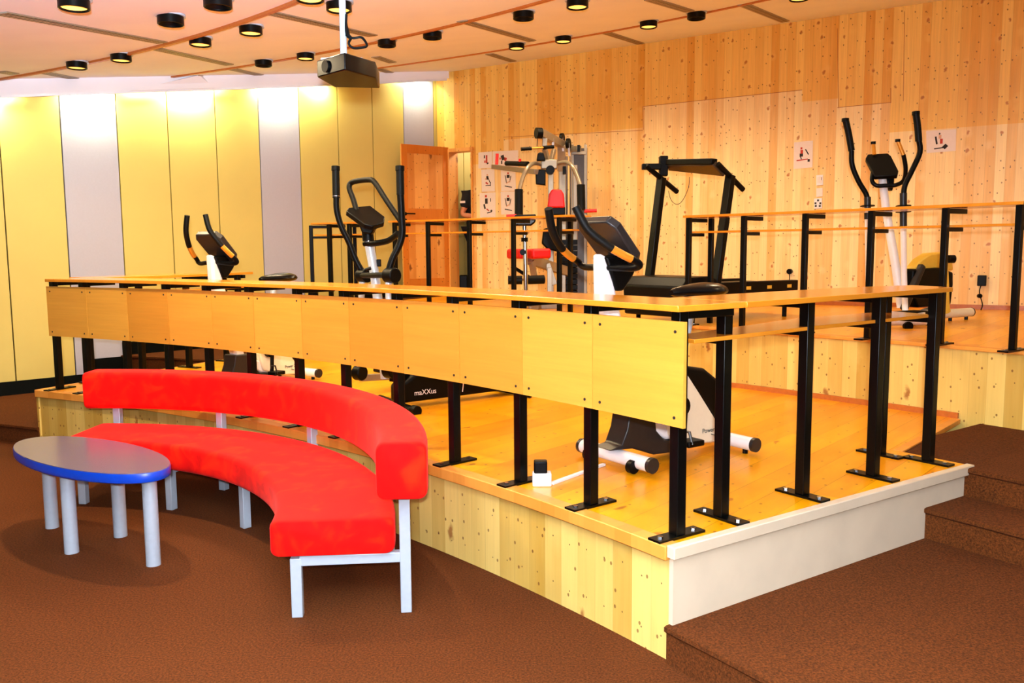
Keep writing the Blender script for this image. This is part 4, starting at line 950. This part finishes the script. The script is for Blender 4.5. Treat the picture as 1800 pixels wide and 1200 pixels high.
MB().prism([PY(*p, 8.95) for p in ((943, 283), (945, 270), (949, 268), (955, 269), (959, 283))], Vector((0, .08, 0))).build('upper_pad', 'blackp', r, bevel=.01)
MB().prism([PY(*p, 9.0) for p in ((941, 298), (959, 298), (959, 326), (942, 324))], Vector((0, .08, 0))).build('side_pad', 'blackp', r, bevel=.01)
MB().box(PY(965, 289, 9.1), (.17, .1, .1)).build('arm_hub', 'greysteel', r, bevel=.01); MB().disc(PY(967, 299, 9.0), (0, 1, 0), .045, .08, 18).build('pivot', 'blackp', r); MB().box(PY(992, 299, 9.2), (.035, .04, .08)).build('bumper', 'blackp', r, bevel=.004)
for pts, fa, fb in (([(955, 290, 9.1), (940, 287, 9.0), (928, 294, 8.85), (919, 312, 8.8), (913, 334, 8.75)], (912, 333, 8.75), (912, 377, 8.72)), ([(975, 289, 9.1), (994, 285, 9.0), (1006, 292, 8.85), (1014, 308, 8.8), (1021, 328, 8.75)], (1021, 325, 8.75), (1022, 368, 8.72))):
    a = MB().tube(smoothpath([PY(*p) for p in pts], 6), .021, 14).build('butterfly_arm', 'greysteel', r)
    MB().tube([PY(*fa), PY(*fb)], .042, 18).build('foam_pad', 'blackm', a)
MB().prism([PY(*p, 9.15) for p in ((962, 365), (965, 341), (970, 333), (986, 333), (991, 341), (993, 365))], Vector((0, .07, 0))).build('backrest', 'redp', r, bevel=.015, seg=3)
MB().prism([PY(*p, 9.2) for p in ((960, 364), (993, 364), (993, 378), (962, 378))], Vector((0, .09, 0))).build('backrest_base', 'blackp', r, bevel=.01)
MB().prism([PY(*p, 9.3) for p in ((955, 402), (984, 396), (986, 444), (962, 438), (952, 428))], Vector((0, .12, 0))).build('lower_backrest', 'blackp', r, bevel=.015)
for a_, b_ in (((901, 446), (918, 446)), ((928, 446), (962, 445))):
    MB().beam(PY(*a_, 8.8), PY(*b_, 8.85), .3, .1).build('seat_cushion', 'redp', r, bevel=.025, seg=3)
B('seat_support', ((930, 456, 8.85), (1000, 478, 9.5)), .06, .1, 'greysteel'); B('seat_leg', ((962, 463, 9.1), (975, 500, 9.1)), .06, .06, 'greysteel'); B('seat_brace', ((940, 490, 8.9), (934, 458, 8.85)), .05, .05, 'greysteel')
for x, y_ in ((966, 9.0), (990, 9.45)):
    a_ = PY(x, 480, y_); MB().box(Vector((a_.x, a_.y, (Z2+PY(x, 470, y_).z)/2)), (.05, .05, PY(x, 470, y_).z-Z2)).build('support_leg', 'greysteel', r, bevel=.004)
b0, b1 = PY(940, 508, 8.7), PY(1012, 500, 9.9); b0.z = b1.z = Z2+.035; MB().beam(b0, b1, .08, .07).build('base_rail', 'greysteel', r, bevel=.004)
c0_ = PY(905, 500, 8.8); c1_ = PY(980, 500, 8.8); c0_.z = c1_.z = Z2+.03; MB().beam(c0_, c1_, .07, .06).build('foot_rail', 'greysteel', r, bevel=.004)
MB().tube([PY(893, 492, 8.6), PY(918, 492, 8.6)], .044, 20).build('leg_roller', 'blackm', r); MB().tube([PY(927, 492, 8.6), PY(956, 491, 8.65)], .044, 20).build('leg_roller', 'blackm', r); MB().tube([PY(893, 492, 8.6), PY(956, 491, 8.65)], .012, 8).build('roller_bar', 'chrome', r)
MB().beam(PY(900, 468, 8.7), PY(935, 490, 8.8), .03, .03).build('leg_lever', 'blackp', r)
a_, b_ = PY(922, 397, 8.5), PY(925, 502, 8.5); b_.z = Z2; MB().tube([a_, b_], .022, 14).build('curl_post', 'chrome', r)
MB().disc(PY(922, 421, 8.5), (0, 0, 1), .033, .04, 16).build('collar', 'blackp', r); MB().disc(PY(919, 443, 8.5), (0, 1, 0), .03, .05, 16).build('lock_knob', 'blackp', r)
MB().prism([PY(*p, 8.45) for p in ((897, 391), (900, 386), (942, 385), (941, 391), (933, 397), (903, 397))], Vector((0, .14, 0))).build('curl_pad', 'blacks', r, bevel=.015, seg=3)
MB().prism([PY(*p, 8.5) for p in ((905, 378), (941, 377), (943, 383), (903, 384))], Vector((0, .16, 0))).build('curl_board', 'blackp', r, bevel=.004)
for a_, b_ in (((890, 380, 8.7), (908, 379, 8.7)), ((1027, 371, 8.75), (1049, 370, 8.75))): MB().tube([PY(*a_), PY(*b_)], .018, 12).build('press_grip', 'redp', r)
pa = MB().beam(PY(867, 293, 9.9), PY(943, 302, 8.95), .05, .05).build('press_arm', 'greysteel', r, bevel=.004)
MB().tube([PY(873, 289, 9.8), PY(874, 270, 9.8)], .018, 12).build('vertical_grip', 'redp', pa); MB().tube([PY(890, 287, 9.5), PY(928, 288, 9.2)], .026, 14).build('foam_grip', 'blackm', pa); MB().tube([PY(914, 285, 9.3), PY(914, 279, 9.3)], .014, 10).build('pin', 'redp', pa)

# ================================================================ PROJECTOR
pj = thing('projector', PY(607, 108, 4.25), 'black ceiling projector hanging on a grey pole with looped cable', 'projector')
c = PY(607, 110, 4.25); a1 = Vector((.98, .2, 0)).normalized()
q = [PY(557, 112, 4.25), PY(606, 108, 4.08), PY(660, 109, 4.28)]; back = Vector((.05, .26, 0))
o5 = [Vector((p.x, p.y, 0)) for p in (q[0], q[1]-Vector((0, .0, 0)), q[2])]+[Vector((q[2].x-.02, q[2].y+.26, 0)), Vector((q[0].x+.03, q[0].y+.25, 0))]
z0, z1_ = PY(606, 123, 4.08).z, PY(606, 92, 4.08).z
mb = MB(); mb.prism([p+Zu*((z0+z1_)/2) for p in o5], Zu*(z1_-z0)); mb.build('body', 'blacks', pj, bevel=.006, seg=3)
fd = (q[1]-q[0]); fd.z = 0; fd.normalize(); fn = Vector((fd.y, -fd.x, 0)); lc = q[0].lerp(q[1], .35); lc.z = (z0+z1_)/2; MB().disc(lc+fn*.003, fn, .028, .014, 24).build('lens', 'blackp', pj)
pt = Vector((c.x-.018, c.y+.06, 0)); MB().tube([pt+Zu*(z1_+.01), pt+Zu*(ceil_z(pt.x, pt.y)-.0)], .0165, 16).build('pole', 'silver', pj)
MB().box(pt+Zu*(z1_+.008), (.2, .12, .012)).build('mount_plate', 'silver', pj, bevel=.003)
for dx in (-.07, .07): MB().disc(pt+Vector((dx, -.02, z1_+.016)), (0, 0, 1), .012, .01, 12).build('mount_bolt', 'chrome', pj)
cp_ = [(609, 25), (608, 50), (611, 64), (622, 67), (636, 66), (645, 80), (634, 84), (620, 84), (613, 76), (617, 66), (608, 60)]
MB().tube(smoothpath([PY(x, y, 4.3) for x, y in cp_], 5), .006, 8).build('cable', 'blackp', pj)
MB().tube([PY(607, 25, 4.31), PY(608, 45, 4.31), PY(611, 64, 4.31)], [.004, .009, .014], 8).build('cable_sleeve', 'blackp', pj)

# ================================================================ SMALL THINGS
def stick(name, prts, label):
    """sheet of paper pinned to the wood wall; corners in order"""
    c4 = [onwall(x, y, .004) for x, y in prts]
    r = thing(name, sum(c4, Vector())/4, label, 'sheet of paper', 'exercise pictures pinned to the wood wall')
    return r, c4
def fig(r, c4, items):
    """little drawn figure: each item (u,v,w,h,angle,mat) in sheet fractions"""
    ux = (c4[1]-c4[0]); vy = (c4[3]-c4[0]); ks = ['paper', 'ink', 'inkred', 'inkskin']; g = MB().prism(c4, WN*.0012)
    for (u, v, w_, h_, an, mt) in items:
        c_ = c4[0]+ux*u+vy*v+WN*.001; x_ = ux.normalized(); y_ = Zu; ca, sa = math.cos(math.radians(an)), math.sin(math.radians(an))
        g.box(c_, (w_*ux.length, .0012, h_*vy.length), (x_*ca+y_*sa, WN, y_*ca-x_*sa), mi=ks.index(mt))
    g.build('sheet', [M[k_] for k_ in ks], r, smooth=0)
A_fig = [(.45, .25, .1, .08, 0, 'inkskin'), (.46, .38, .16, .16, 8, 'ink'), (.34, .42, .14, .06, 40, 'inkskin'), (.6, .52, .05, .3, 25, 'ink'), (.4, .62, .2, .07, -30, 'inkred'), (.5, .72, .4, .035, 3, 'ink'), (.68, .66, .05, .18, 0, 'ink')]
B_fig = [(.5, .2, .1, .08, 0, 'inkred'), (.5, .34, .2, .14, 0, 'ink'), (.34, .46, .05, .35, 12, 'ink'), (.64, .46, .05, .3, -14, 'ink'), (.5, .6, .3, .05, 25, 'inkskin'), (.5, .8, .5, .04, -10, 'ink')]
C_fig = [(.4, .14, .12, .1, 0, 'inkred'), (.42, .34, .16, .22, 0, 'ink'), (.3, .56, .1, .2, 15, 'ink'), (.5, .7, .2, .05, -35, 'inkred'), (.72, .74, .1, .08, 30, 'ink'), (.6, .8, .3, .04, 12, 'ink'), (.68, .3, .05, .14, 0, 'ink')]
for prts, lab, fg in ((((841, 268), (865, 266), (865, 295), (841, 296)), 'exercise sheet beside the doorway, top of the left column', [(.6, .45, .12, .5, 0, 'inkred'), (.45, .3, .08, .2, 0, 'ink'), (.48, .6, .1, .14, 0, 'inkred'), (.68, .72, .12, .1, 20, 'ink')]),
                      (((866, 266), (911, 264), (911, 294), (866, 295)), 'wide exercise sheet behind the grey press arm, top row', [(.4, .4, .12, .3, 20, 'ink'), (.5, .5, .1, .2, -20, 'inkred'), (.36, .68, .05, .2, 0, 'ink'), (.3, .45, .06, .12, 0, 'inkred')]),
                      (((846, 298), (869, 297), (870, 336), (847, 337)), 'exercise sheet in the left column, middle row', A_fig), (((880, 297), (906, 296), (907, 335), (881, 336)), 'exercise sheet in the second column, middle row', B_fig),
                      (((843, 339), (871, 338), (871, 381), (844, 382)), 'exercise sheet in the left column, bottom row', C_fig), (((880, 337), (906, 336), (906, 376), (881, 377)), 'exercise sheet in the second column, bottom row, behind the foam pad', B_fig),
                      (((1396, 250), (1429, 247), (1428, 294), (1395, 297)), 'exercise sheet showing a runner, alone on the wall between treadmill and cross trainer', [(.4, .25, .1, .08, 0, 'inkred'), (.42, .38, .14, .14, 0, 'inkred'), (.4, .5, .18, .12, 0, 'ink'), (.7, .4, .06, .24, 30, 'ink'), (.45, .68, .6, .04, 4, 'inkred'), (.8, .72, .12, .1, 0, 'ink'), (.38, .6, .05, .12, 20, 'ink')]),
                      (((1628, 230), (1681, 227), (1680, 265), (1629, 269)), 'exercise sheet showing a stepper, right of the white cross trainer', [(.45, .16, .05, .08, 0, 'ink'), (.46, .3, .09, .16, 0, 'inkskin'), (.5, .5, .09, .22, 0, 'inkred'), (.33, .45, .06, .35, 10, 'ink'), (.45, .8, .4, .05, 6, 'ink'), (.62, .74, .16, .16, 45, 'ink')])):
    rr, c4 = stick('poster', prts, lab); fig(rr, c4, fg)
def plate(name, prts, label, cat, kids):
    c4 = [onwall(x, y, .004) for x, y in prts]; r = thing(name, sum(c4, Vector())/4, label, cat)
    MB().prism(c4, WN*.008).build('cover_plate', 'whitep' if name != 'blanking_plate' else 'paper', r, bevel=.001)
    for nm, (x, y), sz, mt in kids: MB().box(onwall(x, y, .01), sz, (WD, WN, Zu)).build(nm, mt, r)
    return r
plate('light_switch', ((1435, 308), (1447, 307), (1447, 325), (1435, 326)), 'white double light switch on the wood wall above the socket', 'switch', [('rocker', (1438.5, 316), (.022, .006, .06), 'paper'), ('rocker', (1443.5, 316), (.022, .006, .06), 'paper'), ('symbol', (1444, 314), (.004, .01, .03), 'ink')])
plate('blanking_plate', ((1435, 331), (1446, 330), (1446, 345), (1435, 346)), 'blank pale cover plate between the light switch and the socket', 'plate', [])
plate('wall_socket', ((1431, 349), (1445, 348), (1445, 366), (1431, 367)), 'wall socket with four dark holes on the wood wall', 'socket', [('hole', (x, y), (.018, .006, .018), 'ink') for x, y in ((1438, 352), (1433.5, 357), (1442, 357), (1434, 362), (1441, 362))])
r = thing('power_plug', onwall(1388, 477, .03), 'black plug with a hanging cord on the wood wall right of the treadmill', 'plug')
MB().disc(onwall(1388, 477, .025), WN, .028, .05, 16).build('plug', 'blackp', r); a_ = onwall(1388, 480, .03); b_ = onwall(1387, 522, .03); MB().tube([a_, a_.lerp(b_, .5)+WD*.004, b_], .005, 6).build('cord', 'blackp', r)
r = thing('power_adapter', onwall(1726, 493, .03), 'black power adapter with a cord on the wood wall at the right edge', 'adapter')
MB().box(onwall(1726, 493, .03), (.075, .06, .1), (WD, WN, Zu)).build('housing', 'blackp', r, bevel=.006)
MB().tube(smoothpath([onwall(1725, 500, .03), onwall(1722, 510, .05), onwall(1723, 520, .06), onwall(1727, 535, .07), onwall(1724, 545, .12)], 4), .005, 6).build('cord', 'blackp', r); MB().disc(onwall(1722, 520, .06), (0, 1, 0), .02, .03, 12).build('cord_switch', 'blackp', r)
pz_ = PZ(953, 856, Z1); r = thing('power_strip', (pz_.x, pz_.y+.03, Z1), 'white floor socket block at the foot of a desk leg', 'socket'); 
MB().box(Vector((pz_.x, pz_.y+.035, Z1+.03)), (.085, .06, .06)).build('block', 'whitep', r, bevel=.005)
r2 = thing('power_adapter', (pz_.x-.005, pz_.y+.03, Z1+.06), 'black adapter plugged into the white floor socket block', 'adapter'); MB().box(Vector((pz_.x-.006, pz_.y+.03, Z1+.0875)), (.06, .05, .055)).build('housing', 'blackp', r2, bevel=.006)
c_ = PZ(975, 840, Z1); d_ = PZ(1062, 818, Z1); o = MB().beam(Vector((pz_.x+.045, pz_.y+.04, Z1+.006)), Vector((d_.x, d_.y, Z1+.006)), .02, .012).build('cable_trunking', 'whitep', bevel=.002); tag(o, 'grey cable trunking on the deck between the floor socket block and the bike', 'cable trunking')
